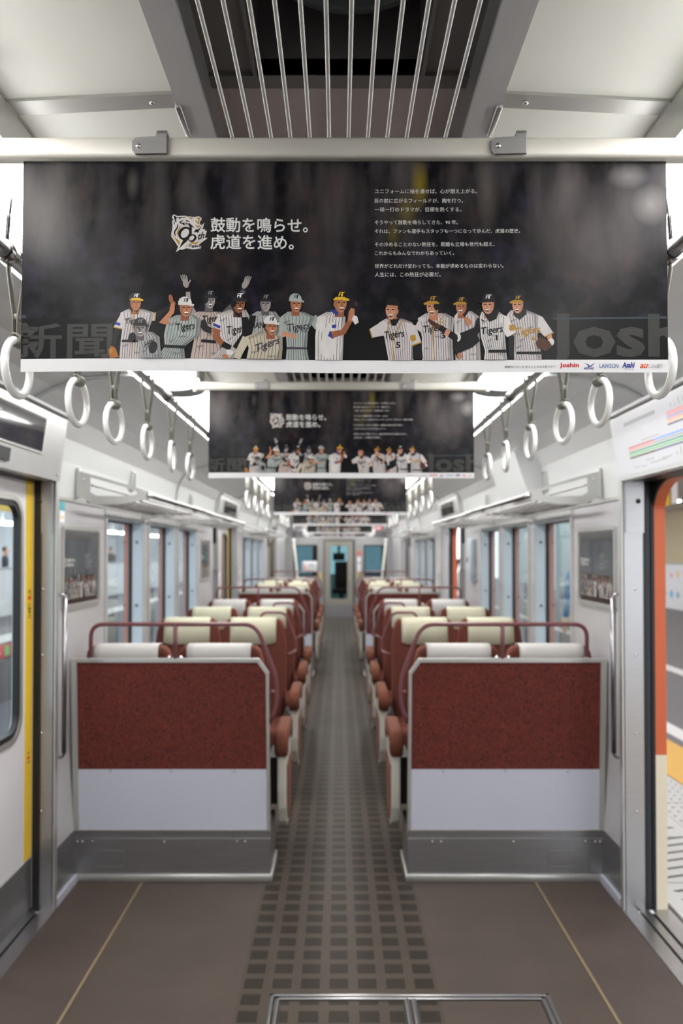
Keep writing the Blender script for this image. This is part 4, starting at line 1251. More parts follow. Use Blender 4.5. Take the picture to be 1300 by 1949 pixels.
    P.poly([(626, 588), (646, 588), (642, 600)], 'blue', L + 3); P.poly([(632, 617), (640, 616), (640, 622), (632, 623)], 'blue', L + 4)
    head(P, 646, 551, 1.15, 0.8, 'black', 'yellow', 'skin', L + 2, 'yellow')
    # bare-headed player number 5
    torso(P, [(604, 736, 766), (612, 722, 786), (640, 732, 790), (684, 740, 788)], 'jersey', L + 1, 12)
    P.poly([(730, 608), (742, 618), (736, 636), (708, 641), (703, 625)], 'jersey', L + 2); P.limb([(704, 624), (709, 642)], [2, 2], 'gold', L + 3)
    P.poly([(774, 610), (792, 618), (803, 650), (784, 656), (776, 636)], 'jersey', L + 2); P.limb([(784, 656), (803, 650)], [2.4, 2.4], 'gold', L + 3)
    P.poly([(781, 637), (791, 635), (793, 645), (787, 649), (782, 646)], 'gold', L + 3); P.poly([(786, 657), (803, 653), (806, 682), (786, 682)], 'black', L + 2)
    P.limb([(741, 606), (738, 628), (748, 650), (750, 684)], [1.8] * 4, 'gold', L + 3); P.limb([(768, 606), (752, 636), (750, 650)], [1.8] * 3, 'gold', L + 3)
    P.poly([(743, 606), (762, 604), (754, 618), (746, 618)], 'black', L + 3)
    tigers(P, 732, 770, 627, 646, L + 4, 'black'); P.text('5', 754, 763, 649, 661, 'black', L + 4, 0.03)
    head(P, 748, 565, 1.12, -0.8, None, None, 'skinl', L + 2)
    # big catcher number 3
    torso(P, [(594, 812, 848), (604, 796, 866), (640, 804, 862), (684, 804, 864)], 'jersey', L + 1, 13)
    P.poly([(800, 602), (812, 604), (806, 634), (790, 622)], 'jersey', L + 2)
    P.limb([(822, 606), (828, 684)], [1.8, 1.8], 'gold', L + 3); P.limb([(846, 600), (828, 622)], [1.8, 1.8], 'gold', L + 3)
    tigers(P, 806, 846, 616, 634, L + 3, 'black'); P.text('3', 840, 849, 632, 643, 'black', L + 3, 0.03); P.text('C', 842, 850, 609, 616, 'gold', L + 3, 0.02, -0.2)
    P.limb([(866, 640), (850, 630), (836, 620)], [13, 12, 10], 'black', L + 4); P.limb([(838, 622), (822, 612), (816, 606)], [10, 8, 4], 'brown', L + 5); P.limb([(856, 634), (848, 630)], [12, 12], 'skinl', L + 5)
    P.ell(872, 640, 6, 9, 'white', L + 4)
    head(P, 826, 559, 1.12, -0.6, 'black', 'gold', 'skinl', L + 2, 'gold', True, 'black', True)
    # arm and mitt of the half hidden player
    P.limb([(888, 602), (894, 618)], [8, 7], 'skin', L + 3); P.ell(893, 612, 5, 7, 'skin', L + 4)
    P.poly([(862, 660), (866, 636), (884, 630), (904, 622), (914, 648), (900, 660), (880, 668), (872, 682)], 'black', L + 4); P.ell(876, 676, 5, 6, 'skin', L + 5)
    # player number 1
    torso(P, [(592, 918, 950), (602, 914, 964), (640, 916, 962), (668, 924, 964), (684, 922, 966)], 'white', L + 5, 11)
    P.poly([(952, 596), (968, 602), (982, 634), (966, 642), (956, 624)], 'white', L + 6); P.limb([(966, 642), (983, 634)], [1.6, 1.6], 'black', L + 7)
    P.limb([(916, 606), (906, 632), (892, 638)], [14, 12, 10], 'black', L + 5); P.poly([(968, 640), (980, 638), (979, 680), (968, 682)], 'black', L + 5)
    P.poly([(920, 592), (952, 588), (946, 606), (932, 612)], 'black', L + 7)
    P.poly([(970, 618), (980, 617), (981, 626), (975, 630), (970, 627)], 'gold', L + 8)
    tigers(P, 916, 958, 620, 638, L + 7, 'black'); P.text('1', 944, 948, 637, 647, 'black', L + 7, 0.03)
    P.limb([(930, 668), (966, 668)], [6, 6], 'black', L + 7)
    head(P, 931, 557, 1.08, -0.5, 'black', 'black', 'skinl', L + 6, 'white')
    # front row --------------------------------------------------
    L = 27
    # crouching black-and-white player
    torso(P, [(634, 272, 292), (644, 262, 306), (664, 270, 308), (684, 272, 310)], 'grey', L, 7)
    P.ell(254, 644, 7, 9, 'black', L + 1, 0.4); P.ell(294, 664, 8, 12, 'black', L + 2, 0.2); P.text('HAN', 278, 296, 650, 660, 'black', L + 2, 0.02, 0, 0.5)
    head(P, 269, 607, 1.0, 0.15, 'coal', 'coal', 'bw', L + 1, 'gtxt')
    # leaning player in white cap
    torso(P, [(632, 494, 520), (642, 468, 538), (664, 474, 538), (684, 470, 536)], 'cream', L, 10)
    P.limb([(470, 644), (456, 672), (452, 684)], [16, 14, 12], 'cream', L)
    tigers(P, 486, 532, 648, 668, L + 2, 'stripe', 0, 0.4)
    head(P, 515, 601, 1.02, 0.8, 'white', 'white', 'skin', L + 1, 'black', True)

def emblem(P):
    """90th-season club emblem: tiger head outline with a big 90 and a lightning tail"""
    E = lambda pts: [(320 + x * 80 / 1300, 400 + y * 85 / 1381) for x, y in pts]
    L = 3
    P.poly(E([(110, 130), (170, 85), (260, 140), (500, 130), (560, 150), (800, 170), (930, 145), (1020, 200), (1010, 270), (965, 310), (975, 410), (1040, 420), (1110, 345), (1050, 560), (1135, 550), (1120, 610), (1190, 600), (1120, 830), (1215, 830), (940, 1045), (1015, 1090), (1000, 1165), (760, 1195), (560, 1160), (430, 1210), (360, 1200), (235, 1285), (300, 1120), (240, 1010), (90, 800), (85, 700), (115, 560), (120, 400), (100, 330), (140, 260), (100, 190)]), 'white', L)
    def ink_(pts, m='black', l=L + 1): P.poly(E(pts), m, l)
    ink_([(150, 140), (190, 130), (240, 180), (520, 170), (520, 190), (400, 200), (330, 240), (310, 200), (250, 200), (230, 240), (240, 330), (215, 350), (180, 250)])
    ink_([(160, 310), (190, 340), (185, 420), (165, 420)])
    ink_([(260, 380), (300, 430), (290, 520), (215, 640), (210, 700), (230, 790), (200, 770), (165, 690), (170, 620), (250, 500), (268, 440)])
    ink_([(330, 340), (400, 280), (470, 275), (400, 320), (390, 360), (480, 350), (560, 340), (610, 380), (590, 430), (480, 430), (400, 385), (335, 370)])
    P.ell(*E([(540, 385)])[0], 3.0, 2.6, 'white', L + 2); P.ell(*E([(545, 385)])[0], 1.5, 1.7, 'black', L + 3)
    ink_([(520, 290), (560, 265), (660, 320), (640, 335), (600, 320), (560, 320)])
    ink_([(600, 370), (650, 370), (830, 530), (760, 500), (700, 500), (740, 540), (700, 560), (620, 440)])
    ink_([(780, 660), (840, 560), (920, 560), (1030, 450), (900, 690), (880, 650)])
    # 9 and 0
    P.ell(*E([(510, 690)])[0], 13.8, 12.3, 'black', L + 2, -0.75); P.ell(*E([(512, 690)])[0], 9.6, 6.8, 'white', L + 3, -0.95)
    ink_([(300, 760), (420, 900), (450, 910), (330, 1170), (560, 950), (700, 780), (720, 560), (640, 480), (660, 620), (560, 790), (430, 810)], 'black', L + 2)
    P.ell(*E([(740, 840)])[0], 8.2, 7.2, 'black', L + 4, -0.7); P.ell(*E([(720, 840)])[0], 5.6, 3.9, 'white', L + 5, -0.8)
    P.text('th', *[E([(880, 0)])[0][0], E([(1090, 0)])[0][0]], E([(0, 640)])[0][1], E([(0, 880)])[0][1], 'black', L + 5, 0.02, 0.25, 0.25)
    for pts in ([(560, 180), (640, 195), (700, 185), (750, 215), (740, 240), (690, 240), (640, 205)], [(850, 205), (930, 180), (990, 220), (950, 280), (950, 380), (920, 410), (860, 340), (815, 310), (840, 270), (880, 310), (920, 360), (905, 290), (925, 230)],
                [(810, 430), (880, 445), (980, 440), (970, 470), (900, 515), (850, 470)], [(130, 710), (190, 820), (340, 930), (360, 1000), (335, 1075), (270, 970), (150, 800)], [(420, 430), (330, 560), (280, 780), (255, 700), (270, 620), (340, 490)],
                [(650, 1000), (700, 970), (770, 915), (790, 980), (850, 985), (960, 900), (930, 960), (860, 1050), (740, 1010)], [(490, 1140), (560, 1080), (620, 1040), (600, 1085)]):
        ink_(pts, 'gold', L + 3)
    P.text('Tigers', E([(610, 0)])[0][0], E([(990, 0)])[0][0], E([(0, 1040)])[0][1], E([(0, 1150)])[0][1], 'black', L + 5, 0.02, 0.15)

def headline(P):
    emblem(P)
    for dx, dy, q in ((-0.35, 0, 0), (0.35, 0, 1), (0, -0.35, 2), (0, 0.35, 3)):
        P.text('鼓動を鳴らせ。', 400.4 + dx, 585.6 + dx, 411.4 + dy, 439.6 + dy, 'txt', 3 + q * 0.2, 0.004)
        P.text('虎道を進め。', 400.4 + dx, 558.6 + dx, 444.4 + dy, 472.6 + dy, 'txt', 3 + q * 0.2, 0.004)

BODY = [('ユニフォームに袖を通せば、心が燃え上がる。', 910, 359), ('目の前に広がるフィールドが、胸を打つ。', 883, 377), ('一球一打のドラマが、目頭を熱くする。', 880, 394), ('そうやって鼓動を鳴らしてきた、90 年。', 873, 418.5),
        ('それは、ファンも選手もスタッフも一つになって歩んだ、虎道の歴史。', 992, 435.5), ('その冷めることのない熱狂を、距離も立場も世代も超え、', 943, 461), ('これからもみんなでわかちあっていく。', 866, 477.5), ('世界がどれだけ変わっても、本能が求めるものは変わらない。', 960, 502.5), ('人生には、この熱狂が必要だ。', 840, 519)]
def bodytext(P):
    for b, x1, yc in BODY: P.text(b, 714, x1, None, yc + 4.6, 'txt', 3, 0.0)

def sponsors(P):
    L = 2
    P.text('阪神タイガース オフィシャルスポンサー', 962, 1058, None, 700, 'black', L, 0.008)
    P.text('Joshin', 1066, 1103, 690, 701, 'red', L, 0.035)
    P.poly([(1113, 690), (1121, 693), (1124, 696), (1134, 689), (1127, 697), (1118, 699), (1121, 696)], 'blue', L); P.text('MIZUNO', 1112, 1131, 698.5, 702.5, 'blue', L, 0.03, 0.4)
    P.text('LAWSON', 1142, 1178, 691.5, 700, 'mblue', L, 0.012)
    P.text('Asahi', 1185, 1208, 688.5, 699.5, 'blue', L, 0.04, 0.15, 0.02); P.text('アサヒビール', 1189, 1207, 700.5, 704, 'blue', L)
    P.text('au', 1218, 1232, 692, 700.5, 'aured', L, 0.03, 0.35); P.text('じぶん銀行', 1235, 1262, 692, 700.5, 'gtxt', L)

def build_banner_mesh():
    def disp(x, z):
        t = min(1.0, max(0.0, -z / 0.33))
        return 0.006 * t * sin(5.5 * x + 0.5) + 0.003 * t * cos(11 * x) - 0.004 * t
    def fmap(px, py, L):
        x = (px - 656.5) / 1197; z = (305 - py) / 1197
        return (x, disp(x, z) - (0.0 if L <= 0 else 0.0002 + 0.0001 * L), z)
    P = Print(fmap)
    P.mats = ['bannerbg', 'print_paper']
    nx, nz = 48, 14
    def grid(y0f, y1f, n_, mi):
        V = []
        for j in range(n_ + 1):
            for i in range(nx + 1):
                px = 40 + (1273 - 40) * i / nx
                ya, yb = y0f(px), y1f(px)
                V.append(fmap(px, ya + (yb - ya) * j / n_, 0))
        P.mb.add(V, [(j * (nx + 1) + i, j * (nx + 1) + i + 1, (j + 1) * (nx + 1) + i + 1, (j + 1) * (nx + 1) + i) for j in range(n_) for i in range(nx)], mi, True)
    edge = lambda px: 684.0
    grid(lambda p: 300.0, edge, nz, 0)
    grid(edge, lambda p: 708.5, 2, 1)
    # lettering on the stand's front wall
    n0 = len(P.mb.v)
    P.text('新聞', 22, 216, 614, 683, 'fence', 0.5, 0.015); P.text('Josh', 1040, 1300, 596, 704, 'fence', 0.5, 0.03)
    zl = (305 - 683.5) / 1197
    P.mb.v = P.mb.v[:n0] + [(x, y, max(z, zl)) for x, y, z in P.mb.v[n0:]]
    # trim the part of the letters that would pass the edge of the sheet
    lim = (1273 - 656.5) / 1197
    P.mb.v = [(min(max(x, -lim - 0.0), lim), y, z) for x, y, z in P.mb.v]
    P.poly([(40, 600), (600, 604), (600, 607), (40, 605)], 'rim', 1); P.poly([(1055, 604), (1273, 601), (1273, 605), (1055, 607)], 'rim', 1)
    players(P); headline(P); bodytext(P); sponsors(P)
    return P

PB = build_banner_mesh()
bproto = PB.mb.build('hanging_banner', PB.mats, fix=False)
BAN = [1.266, 3.086, 6.17, 8.75, 12.6, 16.0]
BZ = 2.1424
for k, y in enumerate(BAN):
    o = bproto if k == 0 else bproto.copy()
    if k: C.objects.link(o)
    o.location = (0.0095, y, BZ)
    tag(o, 'dark baseball advertising banner hung across the aisle, %s' % ['nearest, largest and sharp', 'second from the camera', 'third from the camera', 'fourth from the camera', 'fifth from the camera', 'last before the end wall'][k], 'banner', 'hanging advertising banners')
def banner_rail(label):
    t = thing('banner_rail', label, 'rail', group='banner rails')
    mb = MB(); mb.prism(rrect(-0.015, 0.013, 0.003, 0.036, 0.006, 3), 'x', -0.572, 0.572, 0, True)
    mb.build('rail_bar', 'bar', t)
    for x in (-0.325, 0.243):
        mb = MB(); mb.prism([(x - 0.012, 0.013), (x - 0.006, 0.005 + 0.0), (x + 0.044, 0.006), (x + 0.044, 0.043), (x + 0.028, 0.043), (x + 0.026, 0.034), (x - 0.006, 0.032), (x - 0.012, 0.026)], 'y', -0.020, -0.0155, 0, False, 0.001, 1)
        mb.box(x + 0.028, x + 0.044, -0.020, 0.016, 0.038, 0.042, 0)
        c = mb.build('clip', 'steel', t)
        mb = MB(); mb.lathe([(0.0045, -0.0195), (0.004, -0.0225), (0.001, -0.023)], (x - 0.001, 0, 0.018), 10, 0, 'y'); mb.build('screw', 'screw', c)
    for s in (-1, 1):
        mb = MB(); mb.box(s * 0.568 - 0.006, s * 0.568 + 0.006, -0.012, 0.012, 0.0, 0.172, 0); mb.build('end_post', 'alu', t)
    return t
rp = None
for k, y in enumerate(BAN):
    lab = 'silver rail holding the %s advertising banner from the camera' % ORD[k]
    if rp is None: rp = banner_rail(lab); r = rp
    else: r = dup(rp, label=lab)
    r.location = (0.0095, y, BZ)

# ------------------------------------------------------------------ framed wall posters
M['posterfilm'] = mat('poster_dark_print', rgb(46, 44, 46), 0.14, 0, 0.55, 14, 0.08, coat=0.5)
def poster(s, y0, y1, z0, z1, label, group):
    t = thing('wall_poster', label, 'poster', (s * 1.249, (y0 + y1) / 2, (z0 + z1) / 2), group)
    hw, hh = (y1 - y0) / 2, (z1 - z0) / 2
    mb = MB(); mb.ring2d(rrect(-hw - .02, hw + .02, -hh - .02, hh + .02, .012, 3), rrect(-hw, hw, -hh, hh, .004, 3), 'x', -s * 0.010, s * 0.002); mb.build('frame', 'alu', t)
    def fmap(px, py, L):
        # 0..1300 across, 300..1210 down; text reads from inside the car
        u = px / 1300 - 0.5; v = (py - 300) / 910 - 0.5
        return (-s * (0.003 + 0.00012 * L), (u if s < 0 else -u) * 2 * hw, -v * 2 * hh)
    P = Print(fmap); P.mats = ['posterfilm']
    P.mb.add([fmap(0, 300, 0), fmap(1300, 300, 0), fmap(1300, 1210, 0), fmap(0, 1210, 0)], [(0, 1, 2, 3)], 0)
    P.T = (1.5, 1.6, -460, -10); headline(P)
    P.T = (1.0, 1.15, 60, 180); bodytext(P)
    P.T = (1.36, 2.3, -220, -430); players(P)
    P.mb.build('print', P.mats, t, fix=False)
    return t
for s in (-1, 1):
    poster(s, 3.60, 4.12, 1.275, 1.62, 'glossy dark baseball poster in a metal frame on the %s wall before the first window' % SIDE[s], 'framed wall posters')
    poster(s, 7.20, 7.66, 1.275, 1.62, 'framed poster on the %s wall after the near block of windows' % SIDE[s], 'framed wall posters')
# ------------------------------------------------------------------ panels over the doors
def header(s, a, b, is_map, label, detail):
    y0, y1 = a - 0.02, b + 0.035
    t = thing('door_header_panel', label, 'panel', (0, 0, 0), 'panels over the doors')
    lo, hi = (1.207, 1.822), (1.172, 2.088)
    mb = MB()
    mb.prism([(s * lo[0], lo[1]), (s * hi[0], hi[1]), (s * 1.235, hi[1] + 0.004), (s * 1.248, lo[1])], 'y', y0, y1)
    body = mb.build('panel_body', 'header' if not is_map else 'cove', t)
    def F(y, u, off):      # point on the sloping face; u from the bottom to the top
        nx, nz = 0.2661, 0.035
        l = sqrt(nx * nx + nz * nz); nx /= l; nz /= l
        x = lo[0] + (hi[0] - lo[0]) * u; z = lo[1] + (hi[1] - lo[1]) * u
        return (s * (x - nx * off), y, z - nz * off)
    def slab(mb, ya, yb, ua, ub, off, mi=0, th=0.0012):
        A = [F(ya, ua, off), F(yb, ua, off), F(yb, ub, off), F(ya, ub, off)]
        B = [F(ya, ua, off - th), F(yb, ua, off - th), F(yb, ub, off - th), F(ya, ub, off - th)]
        mb.add(A + B, [(0, 1, 2, 3), (7, 6, 5, 4), (0, 4, 5, 1), (1, 5, 6, 2), (2, 6, 7, 3), (3, 7, 4, 0)], mi)
    # grey cover strip along the top edge
    mb = MB(); mb.prism([(s * 1.150, 2.092), (s * 1.150, 2.104), (s * 1.205, 2.112), (s * 1.205, 2.09)], 'y', y0 - 0.01, y1 + 0.02); mb.build('top_cover', 'grille', t)
    if not is_map:
        c = 3.18 - 3.40 + b
        mb = MB()
        slab(mb, a + 0.22, c + 0.02, 0.34, 0.90, 0.006, 0, 0.006)
        fr = mb.build('screen_frame', 'alu', t)
        mb = MB(); slab(mb, a + 0.24, c, 0.37, 0.87, 0.0072, 0)
        mb.build('screen', 'screen', fr)
        mb = MB(); slab(mb, a + 0.50, c - 0.30, 0.10, 0.28, 0.010, 0, 0.010); mb.build('sensor_box', 'dark', t)
        mb = MB(); mb.lathe([(0.005, 0), (0.004, -0.006), (0.001, -0.007)], (0, 0, 0), 10, 0, 'x')
        p = F(b - 0.01, 0.10, 0.001)
        mb.v = [(p[0] + abs(q[0]) * -s, p[1] + q[1], p[2] + q[2]) for q in mb.v]; mb.build('screw', 'screw', t)
    else:
        mb = MB(); slab(mb, y0 + 0.015, y1 - 0.015, 0.05, 0.96, 0.0015, 0, 0.0015)
        mi = {}
        names = ['mappaper']
        def lay(ya, yb, ua, ub, m):
            if m not in names: names.append(m)
            slab(mb, ya, yb, ua, ub, 0.0020, names.index(m), 0.0003)
        e = b - 3.40
        lines = [('print_red', 0.455), ('orange', 0.418), ('m_green', 0.378), ('m_lime', 0.340), ('print_brown', 0.300)]
        for m, u in lines:
            m2 = {'print_red': 'm_pink', 'orange': 'm_salmon'}.get(m, m)
            lay(3.00 + e, 3.26 + e, u - 0.010, u + 0.010, m2 if m != 'print_red' else 'm_red')
            lay(2.05 + e, 3.00 + e, u - 0.010, u + 0.010, {'print_red': 'm_blue', 'orange': 'inkgrey', 'print_brown': 'm_navy'}.get(m, m))
        for m, u in (('m_pink', 0.745), ('m_pink', 0.712), ('m_lav', 0.68), ('m_salmon', 0.648), ('m_peach', 0.613), ('m_navy', 0.583)):
            lay(2.20 + e, 2.86 + e, u - 0.010, u + 0.010, m)
        lay(2.96 + e, 3.28 + e, 0.80, 0.855, 'inkgrey')
        for k in range(22):
            y = 2.1 + 0.034 * k + e
            lay(y, y + 0.006, 0.155, 0.155 + 0.05 + 0.03 * ((k * 7) % 3), 'inkgrey')
            lay(y, y + 0.006, 0.80, 0.80 + 0.03 + 0.02 * ((k * 5) % 4), 'inkgrey')
        for ya, yb, u in ((3.02, 3.10, 0.20), (2.90, 3.06, 0.145), (3.17, 3.22, 0.14), (3.10, 3.15, 0.125), (2.86, 2.95, 0.165), (2.95, 3.12, 0.50)):
            lay(ya + e, yb + e, u, u + 0.014, 'inkgrey')
        mb.build('route_map', names, t)
    return t
for nm, c in dict(m_red=(206, 90, 104), m_pink=(236, 150, 160), m_salmon=(240, 160, 140), m_peach=(244, 196, 140), m_green=(70, 160, 130), m_lime=(130, 200, 120), m_blue=(110, 160, 230), m_navy=(80, 84, 130), m_lav=(160, 160, 206), m_sky=(110, 180, 230), m_teal=(70, 170, 180)).items():
    M[nm] = mat('map_' + nm[2:], rgb(*c), 0.5, 0, 0.02, 20)
header(-1, *DOORS[0], False, 'silver panel with a dark display above the nearest left door', 0)
header(1, *DOORS[0], True, 'white route map panel with coloured lines above the nearest right door', 0)
header(-1, *DOORS[1], False, 'silver panel with a display above the middle left door', 0)
header(1, *DOORS[1], False, 'silver panel with a display above the middle right door', 0)
header(-1, *DOORS[2], False, 'silver panel with a display above the farthest left door', 0)
header(1, *DOORS[2], True, 'route map panel above the farthest right door', 0)

# sloping white cover box on the right cove
mb = MB()
V = []
for y in (4.82, 5.62):
    V += [(1.240, y, 1.862), (1.150, y, 1.862), (1.062, y, 2.13), (1.10, y, 2.165), (1.18, y, 2.115), (1.225, y, 2.03)]
mb.add(V, [(0, 1, 2, 3, 4, 5), (11, 10, 9, 8, 7, 6), (0, 6, 7, 1), (1, 7, 8, 2), (2, 8, 9, 3), (3, 9, 10, 4), (4, 10, 11, 5), (5, 11, 6, 0)])
tag(mb.build('sloping_cover', 'cove'), 'sloping white cover box on the right wall above the luggage rack', 'cover')

# fire-hose style notice box by the middle right door
t = thing('notice_box', 'pale blue metal box on the right wall just before the middle door', 'box', (1.249, 7.36, 1.44))
mb = MB(); mb.box(-0.05, 0.0, -0.10, 0.10, -0.20, 0.20, 0, 0.006, 2); mb.build('box_body', 'ltblue', t)
mb = MB(); mb.box(-0.058, -0.048, 0.05, 0.065, -0.02, 0.03, 0, 0.002, 1); mb.build('latch', 'gasket', t)
# sticker on the pillar
mb = MB(); mb.box(-1.2515, -1.2485, 3.565, 3.625, 1.705, 1.745, 0); mb.box(-1.2515, -1.2485, 3.565, 3.625, 1.652, 1.705, 1); mb.box(-1.252, -1.2484, 3.57, 3.62, 1.67, 1.68, 2)
tag(mb.build('wall_sticker', ['m_teal', 'paper', 'm_peach']), 'small teal and white sticker on the left wall beside the door pillar', 'sticker')
for s in (-1, 1):
    # slanted grab poles in front of the cab wall
    t = thing('slanted_pole', 'slanted white grab pole on the %s in front of the end wall' % SIDE[s], 'pole', (0, 0, 0), 'slanted poles by the end wall')
    top, bot = (s * 0.98 + 0.02, 16.9, 1.76), (s * 0.80 + 0.02, 16.9, 0.0)
    mb = MB(); mb.tube([top, bot], 0.02, 10); mb.build('tube', 'sleeve', t)
    mb = MB(); mb.tube([top, (top[0], top[1], 2.20)], 0.016, 10); mb.build('upper_tube', 'pole', t)
    mb = MB(); mb.lathe([(0.03, -0.03), (0.03, 0.03)], top, 12); mb.build('joint', 'white', t)

# end wall fittings
mb = MB(); mb.box(0.435, 0.505, END - 0.006, END, 1.42, 1.52, 0); mb.box(0.45, 0.49, END - 0.006, END, 1.52, 1.55, 1)
mb.box(0.462, 0.478, END - 0.0065, END - 0.004, 1.44, 1.475, 2)
tag(mb.build('warning_sticker', ['red', 'yellow', 'paper']), 'red and yellow sticker on the end wall right of the cab door', 'sticker')
for k, (z0, z1) in enumerate(((1.06, 1.24), (1.27, 1.40))):
    mb = MB(); mb.box(0.43, 0.51, END - 0.006, END, z0, z1, 0); mb.box(0.465, 0.475, END - 0.0068, END - 0.004, (z0 + z1) / 2 - .01, (z0 + z1) / 2 + .01, 1)
    tag(mb.build('notice_card', ['paper', 'inkgrey']), ['taller white card under the red sticker right of the cab door', 'small white card directly under the red sticker right of the cab door'][k], 'card', 'white cards by the cab door')
for s, x in ((-1, -0.44), (1, 0.46)):
    mb = MB(); mb.box(x - .02, x + .02, END - 0.006, END, 0.86, 1.04, 0)
    tag(mb.build('yellow_strip', 'yellow'), 'yellow strip sticker on the end wall %s of the cab door' % SIDE[s], 'sticker', 'yellow strips by the cab door')
t = thing('notice_board', 'white notice board in front of the left cab window', 'sign', (-0.68, END - 0.02, 1.18))
mb = MB(); mb.box(-0.17, 0.17, -0.012, 0.0, -0.12, 0.12, 0, 0.003, 1); mb.build('board', 'paper', t)
mb = MB(); mb.box(-0.03, 0.12, -0.0135, -0.012, 0.01, 0.05, 0); mb.box(-0.03, 0.10, -0.0135, -0.012, -0.03, -0.02, 0); mb.box(-0.14, -0.10, -0.0135, -0.012, -0.08, 0.06, 1); mb.build('board_print', ['inkgrey', 'm_salmon'], t)
for k, s in enumerate((-1, 1)):
    mb = MB()
    for q in range(3): mb.box(s * 0.96 - 0.14, s * 0.96 + 0.14, END - 0.008, END, 1.86 + 0.05 * q, 1.885 + 0.05 * q, 0)
    tag(mb.build('air_vent', 'gasket'), 'dark slotted vent high on the %s of the end wall' % SIDE[s], 'vent', 'end wall vents')
mb = MB(); mb.box(0.84, 1.02, END - 0.010, END, 2.02, 2.12, 0); mb.box(0.87, 0.99, END - 0.0105, END - .008, 2.05, 2.09, 1)
tag(mb.build('emergency_sign', ['red', 'paper']), 'small red and white sign high on the right of the end wall', 'sign')
# in the cab
t = thing('driver_chair', 'dark brown high-backed seat seen through the cab door glass', 'seat', (0.06, END + 0.95, 0))
mb = MB(); mb.box(-0.16, 0.16, -0.05, 0.05, 0.62, 1.28, 0, 0.04, 3); mb.build('backrest', 'seat', t)
mb = MB(); mb.box(-0.22, 0.22, -0.05, 0.40, 0.48, 0.60, 0, 0.03, 2); mb.build('cushion', 'seat', t)
mb = MB(); mb.box(-0.06, 0.06, 0.1, 0.22, 0.0, 0.5, 0, 0.01, 1); mb.build('pedestal', 'base', t)
mb = MB(); mb.box(-0.35, 0.35, END + 0.9, END + 1.1, 2.25, 2.30, 0)
tag(mb.build('cab_lamp', emit('cab_lamp_panel', (0.9, 1.0, 1.0, 1), 45.0)), 'unseen fill lamp panel added on the driver cab ceiling', 'lamp')  # out of sight, added to brighten the cab behind the tinted glass
t = thing('cab_equipment_box', 'black box hanging behind the cab door glass', 'box', (0.0, END + 0.35, 1.40))
mb = MB(); mb.box(-0.14, 0.14, -0.10, 0.10, -0.09, 0.09, 0, 0.01, 2); mb.build('box_body', 'dark', t)
mb = MB(); mb.box(-0.03, 0.03, -0.02, 0.02, 0.08, 0.89, 0); mb.build('hanger', 'base', t)
for s, x in ((-1, -0.62), (1, 1.13)):
    mb = MB(); mb.box(x - 0.045, x + 0.045, END + 1.55, END + 1.70, -0.02, 2.2, 0)
    tag(mb.build('cab_post', 'orange'), 'orange post behind the %s cab window' % SIDE[s], 'post', 'orange posts in the cab')

# floor hatch
t = thing('floor_hatch', 'metal framed double floor hatch in the foreground aisle', 'hatch', (0.242, 2.40, 0.0))
mb = MB()
W = 0.478
def fr(x0, x1, y0, y1): mb.box(x0, x1, y0, y1, 0.0, 0.0045, 0, 0.0015, 1)
for e, wd in ((0.0, 0.013), (0.020, 0.013)):
    fr(-W + e, -W + e + wd, -0.36, 0.36 - e); fr(W - e - wd, W - e, -0.36, 0.36 - e); fr(-W + e, W - e, 0.36 - e - wd, 0.36 - e); fr(-W + e, W - e, -0.36 - wd, -0.36)
fr(-0.0195, -0.004, -0.36, 0.33); fr(0.004, 0.0195, -0.36, 0.33)
mb.build('hatch_frame', 'steel', t)
for x0, x1 in ((-W + 0.035, -0.022), (0.022, W - 0.035)):
    mb = MB(); mb.ring2d([(x0, -0.345), (x1, -0.345), (x1, 0.325), (x0, 0.325)], [(x0 + .004, -0.341), (x1 - .004, -0.341), (x1 - .004, 0.321), (x0 + .004, 0.321)], 'z', 0.0, 0.0012)
    mb.build('panel_seam', 'dark', t)

# ------------------------------------------------------------------ station outside
M['asphalt'] = mat('platform_asphalt', rgb(118, 116, 120), 0.75, 0, 0.12, 40, 0.1)
M['slab'] = mat('platform_edge_slab', rgb(206, 206, 204), 0.7, 0, 0.05, 20)
M['tact'] = mat('tactile_tile_yellow', rgb(228, 180, 92), 0.7, 0, 0.06, 30, 0.1)
M['linew'] = mat('white_line_paint', rgb(232, 232, 232), 0.6, 0, 0.03, 30)
M['swall'] = mat('station_wall_cream', rgb(196, 182, 150), 0.7, 0, 0.05, 2)
M['sgrey'] = mat('station_wall_grey_teal', rgb(150, 164, 164), 0.5, 0, 0.1, 1)
M['bluewall'] = mat('station_wall_pale_blue', rgb(226, 232, 240), 0.5, 0, 0.10, 0.8)
M['pwall'] = mat('station_panel_white', rgb(230, 230, 232), 0.5, 0, 0.02, 3)
M['sceil'] = mat('station_ceiling_beige', rgb(200, 190, 182), 0.7, 0, 0.04, 2)
M['ballast'] = mat('track_bed_dark_grey', rgb(112, 114, 120), 0.9, 0, 0.25, 12, 0.4)
M['slamp'] = emit('station_lamp', (1, 0.99, 0.97, 1), PLAT)
PZ = -0.05
mb = MB()
mb.box(1.47, 9.4, -6, 60, -0.9, PZ, 0)
struct(mb.build('platform_right', 'asphalt'))
mb = MB()
y = -4.0; n_ = 0
while y < 26:
    mb.box(1.47, 1.95, y, y + 0.585, PZ, PZ + 0.006, 0)
    for q in range(6):
        yy = y + 0.05 + 0.09 * q
        mb.prism([(1.54, yy), (1.56, yy - 0.012), (1.90, yy + 0.09), (1.88, yy + 0.102)], 'z', PZ + 0.006, PZ + 0.0075, 1)
    mb.box(1.955, 2.30, y, y + 0.585, PZ, PZ + 0.006, 0)
    y += 0.6
o = mb.build('edge_paving', ['slab', 'gasket']); o['kind'] = 'structure'
mb = MB()
